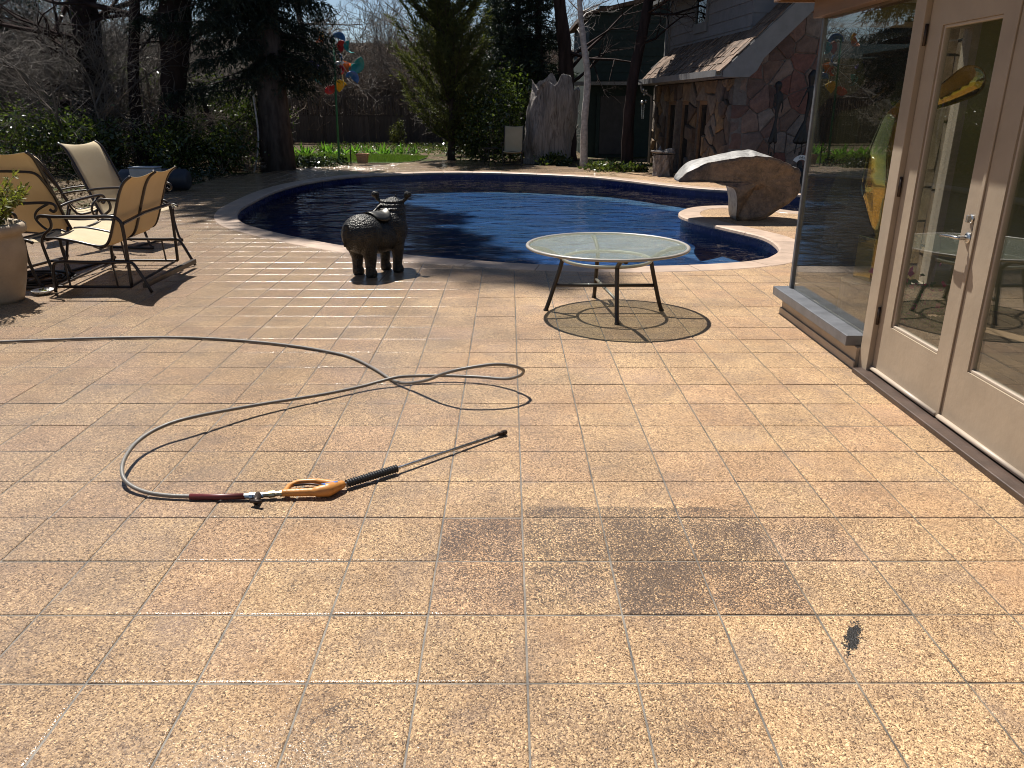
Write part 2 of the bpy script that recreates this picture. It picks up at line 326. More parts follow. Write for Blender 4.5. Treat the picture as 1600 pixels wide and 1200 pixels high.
# ------------------------------------------------------------------ mesh helpers
class MB:
    def __init__(s): s.v = []; s.f = []; s.mi = []
    def add(s, V, F, mi=0):
        o = len(s.v); s.v += [tuple(p) for p in V]
        for f in F: s.f.append([i+o for i in f]); s.mi.append(mi)
        return s
    def box(s, x0, x1, y0, y1, z0, z1, mi=0):
        return s.add([(x0,y0,z0),(x1,y0,z0),(x1,y1,z0),(x0,y1,z0),(x0,y0,z1),(x1,y0,z1),(x1,y1,z1),(x0,y1,z1)],
                     [(3,2,1,0),(4,5,6,7),(0,1,5,4),(1,2,6,5),(2,3,7,6),(3,0,4,7)], mi)
    def tube(s, pts, r, n=8, mi=0, cap=True, flat=1.):
        P = [Vector(p) for p in pts]; rs = r if isinstance(r, (list, tuple)) else [r]*len(P)
        t0 = (P[1]-P[0]).normalized(); up = Vector((0,0,1)) if abs(t0.z) < .9 else Vector((1,0,0))
        a = t0.cross(up).normalized(); V = []; prev = t0
        for i, p in enumerate(P):
            t = (P[min(i+1, len(P)-1)]-P[max(i-1, 0)]).normalized()
            q = prev.rotation_difference(t); a = (q @ a); a = (a-t*a.dot(t)).normalized(); prev = t
            b = t.cross(a)
            for k in range(n):
                an = 2*math.pi*k/n; V.append(p+a*(math.cos(an)*rs[i])+b*(math.sin(an)*rs[i]*flat))
        F = [(i*n+k, i*n+(k+1) % n, (i+1)*n+(k+1) % n, (i+1)*n+k) for i in range(len(P)-1) for k in range(n)]
        if cap: F += [tuple(range(n-1, -1, -1)), tuple((len(P)-1)*n+k for k in range(n))]
        return s.add(V, F, mi)
    def lathe(s, prof, c=(0,0,0), n=24, mi=0):
        V = [(c[0]+r*math.cos(2*math.pi*k/n), c[1]+r*math.sin(2*math.pi*k/n), c[2]+z) for r, z in prof for k in range(n)]
        F = [(i*n+k, i*n+(k+1) % n, (i+1)*n+(k+1) % n, (i+1)*n+k) for i in range(len(prof)-1) for k in range(n)]
        F += [tuple(range(n-1, -1, -1)), tuple((len(prof)-1)*n+k for k in range(n))]
        return s.add(V, F, mi)
    def grid(s, rows, mi=0, close=False):
        m = len(rows[0]); V = [p for r in rows for p in r]
        F = [(i*m+k, i*m+(k+1) % m, (i+1)*m+(k+1) % m, (i+1)*m+k) for i in range(len(rows)-1) for k in range(m if close else m-1)]
        return s.add(V, F, mi)
    def prism(s, poly, d, mi=0):
        """extrude a polygon (3-D points) by vector d"""
        n = len(poly); d = Vector(d); V = [Vector(p) for p in poly]+[Vector(p)+d for p in poly]
        return s.add(V, [tuple(range(n-1, -1, -1)), tuple(range(n, 2*n))]+[(i, (i+1) % n, n+(i+1) % n, n+i) for i in range(n)], mi)
    def build(s, name, m, parent=None, smooth=False, bevel=0, loc=None, rz=0, sub=0):
        me = bpy.data.meshes.new(name); me.from_pydata(s.v, [], s.f)
        for x in (m if isinstance(m, (list, tuple)) else [m]): me.materials.append(x)
        if any(s.mi): me.polygons.foreach_set('material_index', s.mi)
        b = bmesh.new(); b.from_mesh(me); bmesh.ops.recalc_face_normals(b, faces=b.faces); b.to_mesh(me); b.free()
        if smooth: me.polygons.foreach_set('use_smooth', [True]*len(me.polygons))
        o = bpy.data.objects.new(name, me); COL.objects.link(o)
        if parent: o.parent = parent
        if loc is not None: o.location = loc
        o.rotation_euler.z = rz
        if sub: x = o.modifiers.new('sub', 'SUBSURF'); x.levels = x.render_levels = sub
        if bevel: x = o.modifiers.new('bev', 'BEVEL'); x.width = bevel; x.segments = 2; x.limit_method = 'ANGLE'; x.angle_limit = R(40)
        return o
def np_mesh(name, V, F, m, parent=None, loc=None, smooth=False):
    """V (n,3), F (k,3|4)"""
    me = bpy.data.meshes.new(name); V = np.ascontiguousarray(V, np.float32); F = np.ascontiguousarray(F, np.int32); k = F.shape[1]
    me.vertices.add(len(V)); me.vertices.foreach_set('co', V.ravel())
    me.loops.add(F.size); me.loops.foreach_set('vertex_index', F.ravel())
    me.polygons.add(len(F)); me.polygons.foreach_set('loop_start', np.arange(0, F.size, k, dtype=np.int32))
    me.update(calc_edges=True); me.materials.append(m)
    if smooth: me.polygons.foreach_set('use_smooth', np.ones(len(F), bool))
    o = bpy.data.objects.new(name, me); COL.objects.link(o)
    if parent: o.parent = parent
    if loc is not None: o.location = loc
    return o
def tag(o, label=None, cat=None, group=None, kind=None):
    if label: o['label'] = label
    if cat: o['category'] = cat
    if group: o['group'] = group
    if kind: o['kind'] = kind
    return o
def thing(name, label, cat, loc=(0,0,0), rz=0, group=None):
    o = bpy.data.objects.new(name, None); o.empty_display_size = .1; COL.objects.link(o)
    o.location = loc; o.rotation_euler.z = rz
    return tag(o, label, cat, group)
def inst(name, me, parent=None, loc=(0,0,0), rot=(0,0,0), scale=(1,1,1)):
    o = bpy.data.objects.new(name, me); COL.objects.link(o)
    if parent: o.parent = parent
    o.location = loc; o.rotation_euler = rot; o.scale = scale; return o
def copy_tree(o, parent=None):
    c = o.copy(); COL.objects.link(c)
    if parent: c.parent = parent
    for ch in o.children: copy_tree(ch, c)
    return c
def spline(P, per=8, closed=False):
    """Catmull-Rom through points"""
    P = [Vector(p) for p in P]; n = len(P); out = []
    for i in range(n if closed else n-1):
        g = lambda j: P[j % n] if closed else P[max(0, min(n-1, j))]
        a, b, c, d = g(i-1), g(i), g(i+1), g(i+2)
        for k in range(per):
            t = k/per
            out.append(.5*((2*b)+(c-a)*t+(2*a-5*b+4*c-d)*t*t+(3*b-a-3*c+d)*t**3))
    if not closed: out.append(P[-1])
    return out
def blob(name, parts, m, parent=None, voxel=.012, smooth=6, loc=None, rz=0):
    """fuse ellipsoids (c, r, rot) and capsules (p, q, r0, r1) into one continuous surface"""
    b = bmesh.new()
    for p in parts:
        if p[0] == 'e':
            _, c, r, rot = p
            mt = Matrix.Translation(c) @ Matrix.Rotation(rot[2], 4, 'Z') @ Matrix.Rotation(rot[1], 4, 'Y') @ Matrix.Rotation(rot[0], 4, 'X') @ Matrix.Diagonal((*r, 1))
            bmesh.ops.create_uvsphere(b, u_segments=24, v_segments=14, radius=1, matrix=mt)
        else:
            _, pts, rs = p
            for (a, ra), (c, rc) in zip(zip(pts, rs), list(zip(pts, rs))[1:]):
                a, c = Vector(a), Vector(c); d = c-a
                for k in range(9):
                    t = k/8; bmesh.ops.create_uvsphere(b, u_segments=14, v_segments=8, radius=ra+(rc-ra)*t, matrix=Matrix.Translation(a+d*t))
    me = bpy.data.meshes.new('tmp'); b.to_mesh(me); b.free()
    o = bpy.data.objects.new(name, me); COL.objects.link(o)
    x = o.modifiers.new('r', 'REMESH'); x.mode = 'VOXEL'; x.voxel_size = voxel
    x = o.modifiers.new('s', 'SMOOTH'); x.factor = .6; x.iterations = smooth
    dg = bpy.context.evaluated_depsgraph_get(); me2 = bpy.data.meshes.new_from_object(o.evaluated_get(dg))
    o.modifiers.clear(); o.data = me2; me2.name = name; me2.materials.clear(); me2.materials.append(m)
    me2.polygons.foreach_set('use_smooth', [True]*len(me2.polygons))
    if parent: o.parent = parent
    if loc is not None: o.location = loc
    o.rotation_euler.z = rz; return o

# ------------------------------------------------------------------ pool outline, ground, terrace
POOL = [(-3.93,11.32),(-4.17,12.2),(-4.28,13.14),(-4.39,14.78),(-4.26,16.44),(-3.67,18.05),(-2.7,18.83),(-1.34,19.34),(.08,19.07),(1.75,18.17),(2.47,17.32),(3.08,16.34),
        (3.66,15.56),(4.28,15.11),(4.8,14.83),(5.4,14.3),(5.62,13.4),(5.35,12.4),(4.9,12.0),(4.42,11.95),(4.17,12.28),(3.64,12.66),(3.19,12.63),(2.85,12.38),(2.6,11.9),(2.52,11.36),(2.66,10.8),(2.87,10.24),
        (3.01,9.88),(3.12,9.53),(3.13,9.15),(3.04,8.62),(2.85,8.27),(2.65,8.03),(2.29,7.84),(1.7,7.69),(1.13,7.64),(.67,7.67),(.14,7.77),(-.35,7.95),(-.98,8.2),(-1.9,8.84),(-2.66,9.52),(-3.19,10.09),(-3.6,10.61)]
inner = [p.to_2d() for p in spline([(x, y, 0) for x, y in POOL], 6, True)]
for _ in range(2): inner = [(inner[i-1]+inner[i]*2+inner[(i+1) % len(inner)])/4 for i in range(len(inner))]
area = sum(inner[i].cross(inner[(i+1) % len(inner)]) for i in range(len(inner)))
NI = len(inner)
def normal_at(i):
    t = (inner[(i+1) % NI]-inner[i-1]).normalized(); n = Vector((t.y, -t.x))
    return n if area > 0 else -n
NRM = [normal_at(i) for i in range(NI)]
CW = .30
outer = [inner[i]+NRM[i]*CW for i in range(NI)]
mid = [inner[i]+NRM[i]*.10 for i in range(NI)]
IN = np.array([(p.x, p.y) for p in inner]); OUT = np.array([(p.x, p.y) for p in outer]); NR = np.array([(n.x, n.y) for n in NRM])
def inside(poly, q):
    x, y = q; c = False; j = len(poly)-1
    for i in range(len(poly)):
        if (poly[i][1] > y) != (poly[j][1] > y) and x < (poly[j][0]-poly[i][0])*(y-poly[i][1])/(poly[j][1]-poly[i][1])+poly[i][0]: c = not c
        j = i
    return c
def sheet(name, outerp, hole, z, m, parent=None):
    A = [Vector((x, y, 0)) for x, y in outerp]; B = [Vector((p[0], p[1], 0)) for p in hole] if hole is not None else []
    tr = tessellate_polygon([A, B] if B else [A]); V = [(p.x, p.y, z) for p in A+B]
    me = bpy.data.meshes.new(name); me.from_pydata(V, [], [tuple(t) for t in tr]); me.materials.append(m)
    b = bmesh.new(); b.from_mesh(me); bmesh.ops.recalc_face_normals(b, faces=b.faces)
    if sum(f.normal.z for f in b.faces) < 0: bmesh.ops.reverse_faces(b, faces=b.faces)
    b.to_mesh(me); b.free()
    o = bpy.data.objects.new(name, me); COL.objects.link(o)
    if parent: o.parent = parent
    return o
tag(sheet('ground', [(-140,-30),(140,-30),(140,260),(-140,260)], mid, -.045, M_SOIL), kind='structure')
TERR = [(-5.3,-1.5),(2.6,-1.5),(2.6,5.7),(5.2,5.7),(5.2,11.5),(6.3,12.2),(6.3,15.0),(4.5,16.0),(3.75,18.6),(3.2,19.4),(1.75,21.0),(.1,22.2),(-.65,23.2),(-1.85,23.9),(-2.6,23.1),(-3.4,22.1),(-4.4,21.5),(-5.5,20.3),(-6.0,18.5),(-6.35,16.8),(-6.35,9.0),(-5.3,8.2)]
terrace = tag(sheet('terrace', TERR, mid, -.0036, M_GROUT), kind='structure')

# tiles: one shared slab mesh, cut ones along the coping
def slab(w, h, gap=.0048, b=.0046, th=.03):
    x0, x1, y0, y1 = gap/2, w-gap/2, gap/2, h-gap/2
    V = []
    for z, d in ((-th, 0), (-b, 0), (-.0021, .0012), (-.0007, .0038), (0, .0085)):
        V += [(x0+d, y0+d, z), (x1-d, y0+d, z), (x1-d, y1-d, z), (x0+d, y1-d, z)]
    F = [(r*4+k, r*4+(k+1) % 4, r*4+4+(k+1) % 4, r*4+4+k) for r in range(4) for k in range(4)]+[(16, 17, 18, 19)]
    return V, F
SV, SF = slab(T, T); SV = np.array(SV)-np.array([T/2, T/2, 0])
tile_me = bpy.data.meshes.new('tile'); tile_me.from_pydata([tuple(v) for v in SV], [], SF); tile_me.materials.append(M_TILE)
def pix(X, Y, Z=0):
    d = Vector((X, Y, Z-1.5)); z = d.dot(_f); return (800+1208*d.dot(_r2)/z, 600-1208*d.dot(_u2)/z) if z > .1 else (9e9, 9e9)
GRIME = {(-1,2):.8,(0,2):.62,(1,2):.85,(2,2):.85,(3,2):.5,(4,2):.3,(-2,2):.28,(-1,1):.45,(0,1):.42,(1,1):1.,(2,1):.68,(3,1):.3,(4,1):.25,(1,0):.3,(0,0):.24,(-1,0):.28,(1,-1):.42,(0,-1):.26,(-2,-1):.4,(2,-1):.2,(-1,-1):.25,(3,3):.3,(2,3):.2,(4,3):.25,(3,4):.22}
cand = []
for i in range(-24, 22):
    for j in range(-7, 72):
        c = (X0+(i+.5)*T, Y0+(j+.5)*T)
        if not inside(TERR, c): continue
        if c[0] > 2.13 and c[1] < 5.85: continue
        k = int(np.argmin(((OUT-np.array(c))**2).sum(1))); dv = np.array(c)-OUT[k]
        sd_ = dv @ NR[k]
        if sd_ < -.215: continue
        px = pix(*c); vis = -60 < px[0] < 1660 and 0 < px[1] < 1260
        cand.append((0 if vis else 1, math.hypot(*c), i, j, c, k, sd_))
cand.sort()
BV, BF = [], []
for n, (nv, dist, i, j, c, k, sd_) in enumerate(cand):
    rx, ry, rz_, dz = (random.gauss(0, .0022), random.gauss(0, .0022), random.gauss(0, .002), random.gauss(0, .0006))
    cut = sd_ < .22
    if not cut and n < 300:
        o = inst('tile', tile_me, terrace, (c[0], c[1], dz), (rx, ry, rz_)); o['grime'] = float(GRIME.get((i, j), random.random()*.10)); continue
    if cut:
        b = bmesh.new(); vs = [b.verts.new((v[0]+c[0], v[1]+c[1], v[2])) for v in SV]
        for f in SF: b.faces.new([vs[q] for q in f])
        pco = OUT[k]-NR[k]*.004
        bmesh.ops.bisect_plane(b, geom=b.verts[:]+b.edges[:]+b.faces[:], plane_co=(pco[0], pco[1], 0), plane_no=(-NR[k][0], -NR[k][1], 0), clear_outer=True)
        if not b.faces: b.free(); continue
        if n < 300:
            me = bpy.data.meshes.new('tile'); b.to_mesh(me); me.materials.append(M_TILE); inst('tile', me, terrace)['grime'] = .03
        else:
            b.verts.index_update(); o0 = len(BV); BV += [tuple(v.co) for v in b.verts]; BF += [[v.index+o0 for v in f.verts] for f in b.faces]
        b.free()
    else:
        o0 = len(BV); BV += [(v[0]+c[0], v[1]+c[1], v[2]+dz+rx*v[1]+ry*v[0]) for v in SV]; BF += [[q+o0 for q in f] for f in SF]
me = bpy.data.meshes.new('distant_tiles'); me.from_pydata(BV, [], BF); me.materials.append(M_TILE)
tag(inst('distant_tiles', me, terrace), kind='stuff')

# pool: basin, water, coping stones
pool = thing('swimming_pool', 'kidney shaped pool of dark blue water with pale coping', 'pool', (0, 12, 0))
pool['kind'] = 'thing'
def ploc(p, z): return (p.x, p.y-12, z)
mb = MB(); mb.grid([[ploc(p, z) for p in [inner[i]+NRM[i]*.02 for i in range(NI)]] for z in (-.045, -.34)], close=True)
mb.build('waterline_tile_band', M_POOLT, pool)
mb = MB(); mb.grid([[ploc(inner[i]+NRM[i]*d, z) for i in range(NI)] for z, d in ((-.34, .02), (-.38, .0), (-.46, -.25))], close=True)
bb = mb.build('basin_wall', M_PLASTER, pool, smooth=True)
fl = sheet('basin_floor', [(p.x, p.y) for p in inner], None, -.455, M_PLASTER, pool); fl.location = (0, -12, 0)
wt = sheet('water', [(inner[i]+NRM[i]*.018)[:] for i in range(NI)], None, -.15, M_WATER, pool); wt.location = (0, -12, 0)
cum = [0.]
for i in range(NI): cum.append(cum[-1]+(inner[(i+1) % NI]-inner[i]).length)
ncp = int(cum[-1]/.72); cuts = [0]
for q in range(1, ncp): cuts.append(int(np.argmin(np.abs(np.array(cum[:-1])-cum[-1]*q/ncp))))
cuts.append(NI)
for a, b_ in zip(cuts, cuts[1:]):
    if b_ <= a: continue
    rows = []
    idx = [q % NI for q in range(a, b_+1)]
    prof = [(-.004, -.055), (-.022, -.035), (-.016, -.006), (.008, .006), (CW-.006, .005), (CW, .0), (CW, -.03)]
    for q, ii in enumerate(idx):
        sh = Vector((0, 0))
        if q in (0, len(idx)-1):
            nb = inner[idx[1]] if q == 0 else inner[idx[-2]]; sh = (nb-inner[ii]).normalized()*.0035
        rows.append([ploc(inner[ii]+NRM[ii]*d+sh, z) for d, z in prof])
    m_ = MB(); m_.grid(rows); m_.add(rows[0], [tuple(range(len(prof)))]); m_.add(rows[-1], [tuple(range(len(prof)-1, -1, -1))])
    m_.build('coping_stone', M_COPING, pool)

# lawn, beds, hillside
tag(sheet('lawn', [(-7.6,23.6),(-4.9,23.0),(-3.9,22.9),(-3.2,22.9),(-2.7,23.6),(-2.55,25.6),(-3.6,26.3),(-8.4,26.6)], None, -.02, M_LAWN), kind='structure')
n = 26000
P = np.stack([rng.uniform(-8.2, -2.4, n), rng.uniform(22.9, 26.6, n)], 1)
LP = [(-7.6,23.6),(-4.9,23.05),(-3.9,22.95),(-3.2,22.95),(-2.7,23.6),(-2.55,25.6),(-3.6,26.3),(-8.4,26.6)]
P = P[[inside(LP, q) for q in P]]; n = len(P)
an = rng.uniform(0, 6.28, n); hh = rng.uniform(.03, .075, n); lean = rng.normal(0, .03, (n, 2))
V = np.zeros((n, 3, 3)); V[:, 0, :2] = P+np.stack([np.cos(an), np.sin(an)], 1)*.006; V[:, 1, :2] = P-np.stack([np.cos(an), np.sin(an)], 1)*.006
V[:, :2, 2] = -.02; V[:, 2, :2] = P+lean; V[:, 2, 2] = hh
tag(np_mesh('grass', V.reshape(-1, 3), np.arange(3*n).reshape(-1, 3), M_GRASS), kind='stuff')
def hillside():
    xs = np.linspace(-120, 120, 41); rows = []
    for y, h in ((48, -.1), (54, 1.6), (62, 4.2), (80, 6.5), (120, 8.5)):
        rows.append([(x, y+3*math.sin(x*.11), -.05 if h < 0 else h+.9*math.sin(x*.13+y)+.4*math.sin(x*.41)) for x in xs])
    return tag(MB().grid(rows).build('hillside', simple('wooded_hill', (.018, .014, .012), .95, .6, 1.5, 1., 6, **{'Specular IOR Level': .0}), smooth=True), kind='structure')
hillside()

# ------------------------------------------------------------------ vegetation
def frame(D):
    D = D/np.linalg.norm(D, axis=1, keepdims=True); U = np.where(np.abs(D[:, 2:3]) < .9, [[0, 0, 1.]], [[1., 0, 0]])
    A = np.cross(D, U); A /= np.linalg.norm(A, axis=1, keepdims=True); return D, A, np.cross(D, A)
def seg_mesh(S, k=3):
    """array of segments (x0 y0 z0 x1 y1 z1 r0 r1) -> prisms"""
    S = np.asarray(S, float); n = len(S); D, A, B = frame(S[:, 3:6]-S[:, :3]+1e-9)
    V = np.zeros((n, 2, k, 3))
    for j in range(k):
        a = 2*math.pi*j/k; o = A*math.cos(a)+B*math.sin(a)
        V[:, 0, j] = S[:, :3]+o*S[:, 6:7]; V[:, 1, j] = S[:, 3:6]+o*S[:, 7:8]
    base = (np.arange(n)*2*k)[:, None, None]
    q = np.array([[j, (j+1) % k, k+(j+1) % k, k+j] for j in range(k)])[None]
    return V.reshape(-1, 3), (base+q).reshape(-1, 4)
def grow(rg, p, d, L, r, lev, out, maxlev, nsub=3, up=.15, kids=(3, 5), wob=.22, spread=.75, shrink=.62):
    pts = [p]; q = p.copy(); dd = d.copy()
    for i in range(nsub):
        dd = dd+rg.normal(0, wob, 3)+np.array([0, 0, up]); dd /= np.linalg.norm(dd)
        e = q+dd*L/nsub; r0 = r*(1-.6*i/nsub); r1 = r*(1-.6*(i+1)/nsub)
        out.append((*q, *e, r0, r1)); q = e; pts.append((q.copy(), dd.copy(), r1))
    if lev >= maxlev: return
    for c in range(rg.integers(*kids)):
        b = pts[1+rg.integers(0, nsub)]; nd = b[1]+rg.normal(0, spread, 3); nd /= np.linalg.norm(nd)
        grow(rg, b[0].copy(), nd, L*shrink*rg.uniform(.7, 1.15), max(b[2]*.62, .0028), lev+1, out, maxlev, nsub, up, kids, wob, spread, shrink)
def bare(seed, L=1.6, r=.04, lev=4, d=(0, 0, 1), **kw):
    rg = np.random.default_rng(seed); out = []; grow(rg, np.zeros(3), np.array(d, float), L, r, 0, out, lev, **kw); return np.array(out)
def place(S, loc, rz, s=1., tilt=(0, 0)):
    c, q = math.cos(rz), math.sin(rz); m = np.array([[c, -q, 0], [q, c, 0], [0, 0, 1.]])
    tx = np.array([[1, 0, tilt[0]], [0, 1, tilt[1]], [0, 0, 1.]]); m = tx @ m
    o = S.copy(); o[:, :3] = S[:, :3] @ m.T*s+loc; o[:, 3:6] = S[:, 3:6] @ m.T*s+loc; o[:, 6:] *= s; return o
def leaves(rg, P, size, up=.5, aspect=.5, fold=False, D=None):
    """diamond leaves at points P"""
    n = len(P); N = rg.normal(0, 1, (n, 3)); N[:, 2] += up; D0 = rg.normal(0, 1, (n, 3)) if D is None else D+rg.normal(0, .35, (n, 3))
    N /= np.linalg.norm(N, axis=1, keepdims=True); D0 -= N*(D0*N).sum(1, keepdims=True); D0 /= np.linalg.norm(D0, axis=1, keepdims=True)
    B = np.cross(N, D0); s = (size*rg.uniform(.6, 1.25, n))[:, None]
    V = np.stack([P, P+D0*s*.5+B*s*aspect*.5, P+D0*s-N*s*.12, P+D0*s*.5-B*s*aspect*.5], 1)
    return V.reshape(-1, 3), np.arange(4*n).reshape(-1, 4)
def shrub_points(rg, n, c, r, clumps=26, cl=.28):
    """leaf positions in clumps through an ellipsoid, leaving gaps"""
    C = rg.normal(0, 1, (clumps, 3)); C /= np.linalg.norm(C, axis=1, keepdims=True); C *= rg.uniform(.25, 1, (clumps, 1))**.5
    k = rg.integers(0, clumps, n); P = C[k]+rg.normal(0, cl, (n, 3))*rg.uniform(.5, 1.2, (clumps, 1))[k]
    P = P*np.array(r)+np.array(c); P[:, 2] = np.abs(P[:, 2]); return P
def leafy(name, label, cat, loc, r, h, n, m, size, seed, group=None, clumps=30, stems=6, twig=M_TWIG2):
    rg = np.random.default_rng(seed); t = thing(name, label, cat, loc, 0, group)
    P = shrub_points(rg, n, (0, 0, h*.5), (r, r*.8, h*.52), clumps)
    np_mesh('foliage', *leaves(rg, P, size), m, t)
    S = []
    for _ in range(stems):
        a = rg.uniform(0, 6.28); e = np.array([math.cos(a)*r*.6, math.sin(a)*r*.5, h*.75]); S.append((0, 0, 0, *(e*.5+rg.normal(0, .05, 3)), .02, .014)); S.append((*S[-1][3:6], *e, .014, .006))
    np_mesh('stems', *seg_mesh(S, 4), twig, t); return t
def conifer(name, label, loc, h, z0, rad, m, seed, bark, trunk_r, style='spruce', dens=1., group=None, lean=(0, 0), skirt=None, crop=6.5, nlen=.06, az=None):
    """trunk + whorled branches carrying needle sprays; coarser above the part in view"""
    rg = np.random.default_rng(seed); t = thing(name, label, 'tree', loc, 0, group)
    z = np.linspace(0, h, 14); tp = [(lean[0]*q/h+.05*math.sin(q*.8+seed), lean[1]*q/h+.05*math.cos(q*.7+seed), q-.05) for q in z]
    tr = [trunk_r*(1.25 if i == 0 else (1-q/h)**.8+.02) for i, q in enumerate(z)]
    MB().tube(tp, tr, 12).build('trunk', bark, t, smooth=True)
    BP, BD, BL, S = [], [], [], []
    zz = z0
    while zz < h*.985:
        lo = zz < crop; nb = rg.integers(6, 9) if lo else rg.integers(5, 8)
        L0 = rad*(1-zz/h)**.75 if style != 'column' else rad*min(1, (1-zz/h)*2.2)*min(1, .45+zz)
        if h > 20: L0 = max(L0, min(1.25, (h-zz)*.5))
        for _ in range(nb):
            a = rg.uniform(0, 6.28) if az is None else rg.normal(az, 1.1); L = L0*rg.uniform(.55, 1.15)
            if skirt and zz < 9: L *= skirt(a)
            p = np.array([lean[0]*zz/h, lean[1]*zz/h, zz+rg.uniform(-.2, .2)]); out = np.array([math.cos(a), math.sin(a), 0])
            k = 7; prev = p
            for i in range(1, k+1):
                u = i/k
                if style == 'spruce': q = p+out*L*u+np.array([0, 0, L*(.10*u-.42*u*u+.18*u**4)])
                elif style == 'column': q = p+out*L*u*.8+np.array([0, 0, L*(.25*u+.55*u*u)])
                else: q = p+out*L*u+np.array([0, 0, L*(.22*u-.12*u*u)])
                q = q+rg.normal(0, .025*L*.5, 3); S.append((*prev, *q, .028*(1-u)+.006, .022*(1-u)+.004))
                nt_ = max(1, int((5 if lo else 2.6)*L*dens*(.4+u)))
                for _t in range(nt_):
                    f = rg.uniform(); b = prev+(q-prev)*f; side = np.cross(q-prev, [0, 0, 1.]); side /= np.linalg.norm(side)+1e-6
                    sg = rg.choice([-1, 1])
                    if style == 'spruce': d = side*sg*rg.uniform(.2, .7)+out*rg.uniform(.1, .5)+np.array([0, 0, -rg.uniform(.3, 1.2)])
                    elif style == 'column': d = side*sg*rg.uniform(.2, .7)+out*rg.uniform(.2, .8)+np.array([0, 0, rg.uniform(.2, 1.2)])
                    else: d = side*sg*rg.uniform(.4, 1)+out*rg.uniform(.1, .8)+np.array([0, 0, rg.uniform(-.3, .5)])
                    BP.append(b); BD.append(d/np.linalg.norm(d)); BL.append(rg.uniform(.18, .48)*(1 if lo else 1.8))
                prev = q
        zz += (.26 if lo else .62)*rg.uniform(.8, 1.2)
    np_mesh('branches', *seg_mesh(S, 3), bark, t)
    BP, BD, BL = np.array(BP), np.array(BD), np.array(BL); n = len(BP); D, A, B = frame(BD)
    k = 11; f = rg.uniform(.05, 1, (n, k)); ang = rg.uniform(0, 6.28, (n, k))
    lo = (BP[:, 2] < crop)[:, None, None]
    base = BP[:, None]+D[:, None]*(f*BL[:, None])[..., None]+np.array([0, 0, -.10])*(f**2*BL[:, None])[..., None]
    rad_d = A[:, None]*np.cos(ang)[..., None]+B[:, None]*np.sin(ang)[..., None]
    nd = rad_d*.75+D[:, None]*.65; sc_ = np.where(lo, 1., 2.1)*rg.uniform(.7, 1.4, (n, k, 1))*nlen
    wv = np.cross(nd, D[:, None]); wv /= np.linalg.norm(wv, axis=2, keepdims=True)+1e-6
    wd = .30
    V = np.stack([base+wv*sc_*wd*.5, base-wv*sc_*wd*.5, base+nd*sc_], 2).reshape(-1, 3)
    np_mesh('crown', V, np.arange(len(V)).reshape(-1, 3), m, t)
    return t

# the big spruce left of the pool, its shade reaching across to the near coping
conifer('spruce_tree', 'tall dark spruce with drooping boughs and one bare trunk, beside the striped windmill pole', (-5.72, 20.1, 0), 26.5, 2.15, 3.1, M_SPRUCE, 11, M_BARK2, .36, 'spruce', 1.7, lean=(-.6, .2),
        skirt=lambda a: .92 if math.cos(a) < .1 else .52, nlen=.085)
conifer('juniper_tree', 'olive green juniper with a leaning feathery crown in front of the picket fence', (-1.72, 24.4, 0), 7.6, .35, 1.7, M_JUNI, 12, M_BARK2, .10, 'column', 1.7, crop=5.6, nlen=.075, skirt=lambda a: 1.15 if math.cos(a) < 0 else .85)
conifer('pine_tree', 'dark pine with open boughs behind the driftwood stump', (.55, 26.2, 0), 7.2, 2.2, 2.0, M_PINE, 13, M_BARK, .17, 'pine', .95, lean=(-.4, 0), nlen=.095, crop=5.5)
conifer('pine_tree', 'dense blue green pine right of the juniper with boughs hanging low', (-.4, 29.0, 0), 5.8, .6, 1.7, M_PINE, 14, M_BARK, .16, 'pine', 1.1, nlen=.09, crop=5.5)
conifer('spruce_tree', 'dark spruce at the far left corner behind the bare thicket', (-16.2, 26.5, 0), 12, .8, 2.6, M_SPRUCE, 19, M_BARK2, .26, 'spruce', .8, nlen=.09, crop=6)
conifer('fir_tree', 'slim shaded fir with drooping twigs close by the dark green house', (1.15, 25.4, 0), 8.5, 2.6, 1.25, M_SPRUCE, 15, M_BARK, .15, 'spruce', .8, lean=(-.5, .3), nlen=.075)
conifer('fir_tree', 'tall fir behind the dark green house seen over its roof', (6.6, 34.5, 0), 10, 3.0, 2.5, M_SPRUCE, 16, M_BARK, .3, 'spruce', .6, nlen=.1, crop=7)

def trunk_tree(name, label, cat, path, radii, bark, seed, boughs=5, L=1.8, lev=3, zmin=.4, up=.1, ivy=None, group=None):
    t = thing(name, label, cat, path[0], 0, group); o = Vector(path[0]); rg = np.random.default_rng(seed)
    pts = spline([Vector(p)-o for p in path], 5); nn = len(pts)
    rr = [np.interp(i/(nn-1)*(len(radii)-1), range(len(radii)), radii)*(1+.06*math.sin(i*2.1+seed)) for i in range(nn)]
    MB().tube(pts, rr, 12).build('trunk', bark, t, smooth=True)
    S = []
    for _ in range(boughs):
        i = int(nn*rg.uniform(zmin, .99)); a = rg.uniform(0, 6.28)
        grow(rg, np.array(pts[i]), np.array([math.cos(a), math.sin(a)*.6, rg.uniform(-.2, .7)]), L*rg.uniform(.6, 1.2), rr[i]*.30, 0, S, lev, 3, up)
    if S: np_mesh('crown', *seg_mesh(S, 3), bark, t)
    if ivy:
        k = ivy; i = rg.integers(0, nn, k); P = np.array([pts[q] for q in i])+rg.normal(0, 1, (k, 3))*np.array([1, 1, .5])*np.array([rr[q] for q in i])[:, None]*.95
        np_mesh('ivy', *leaves(rg, P, .09, .2), M_IVY, t)
    return t
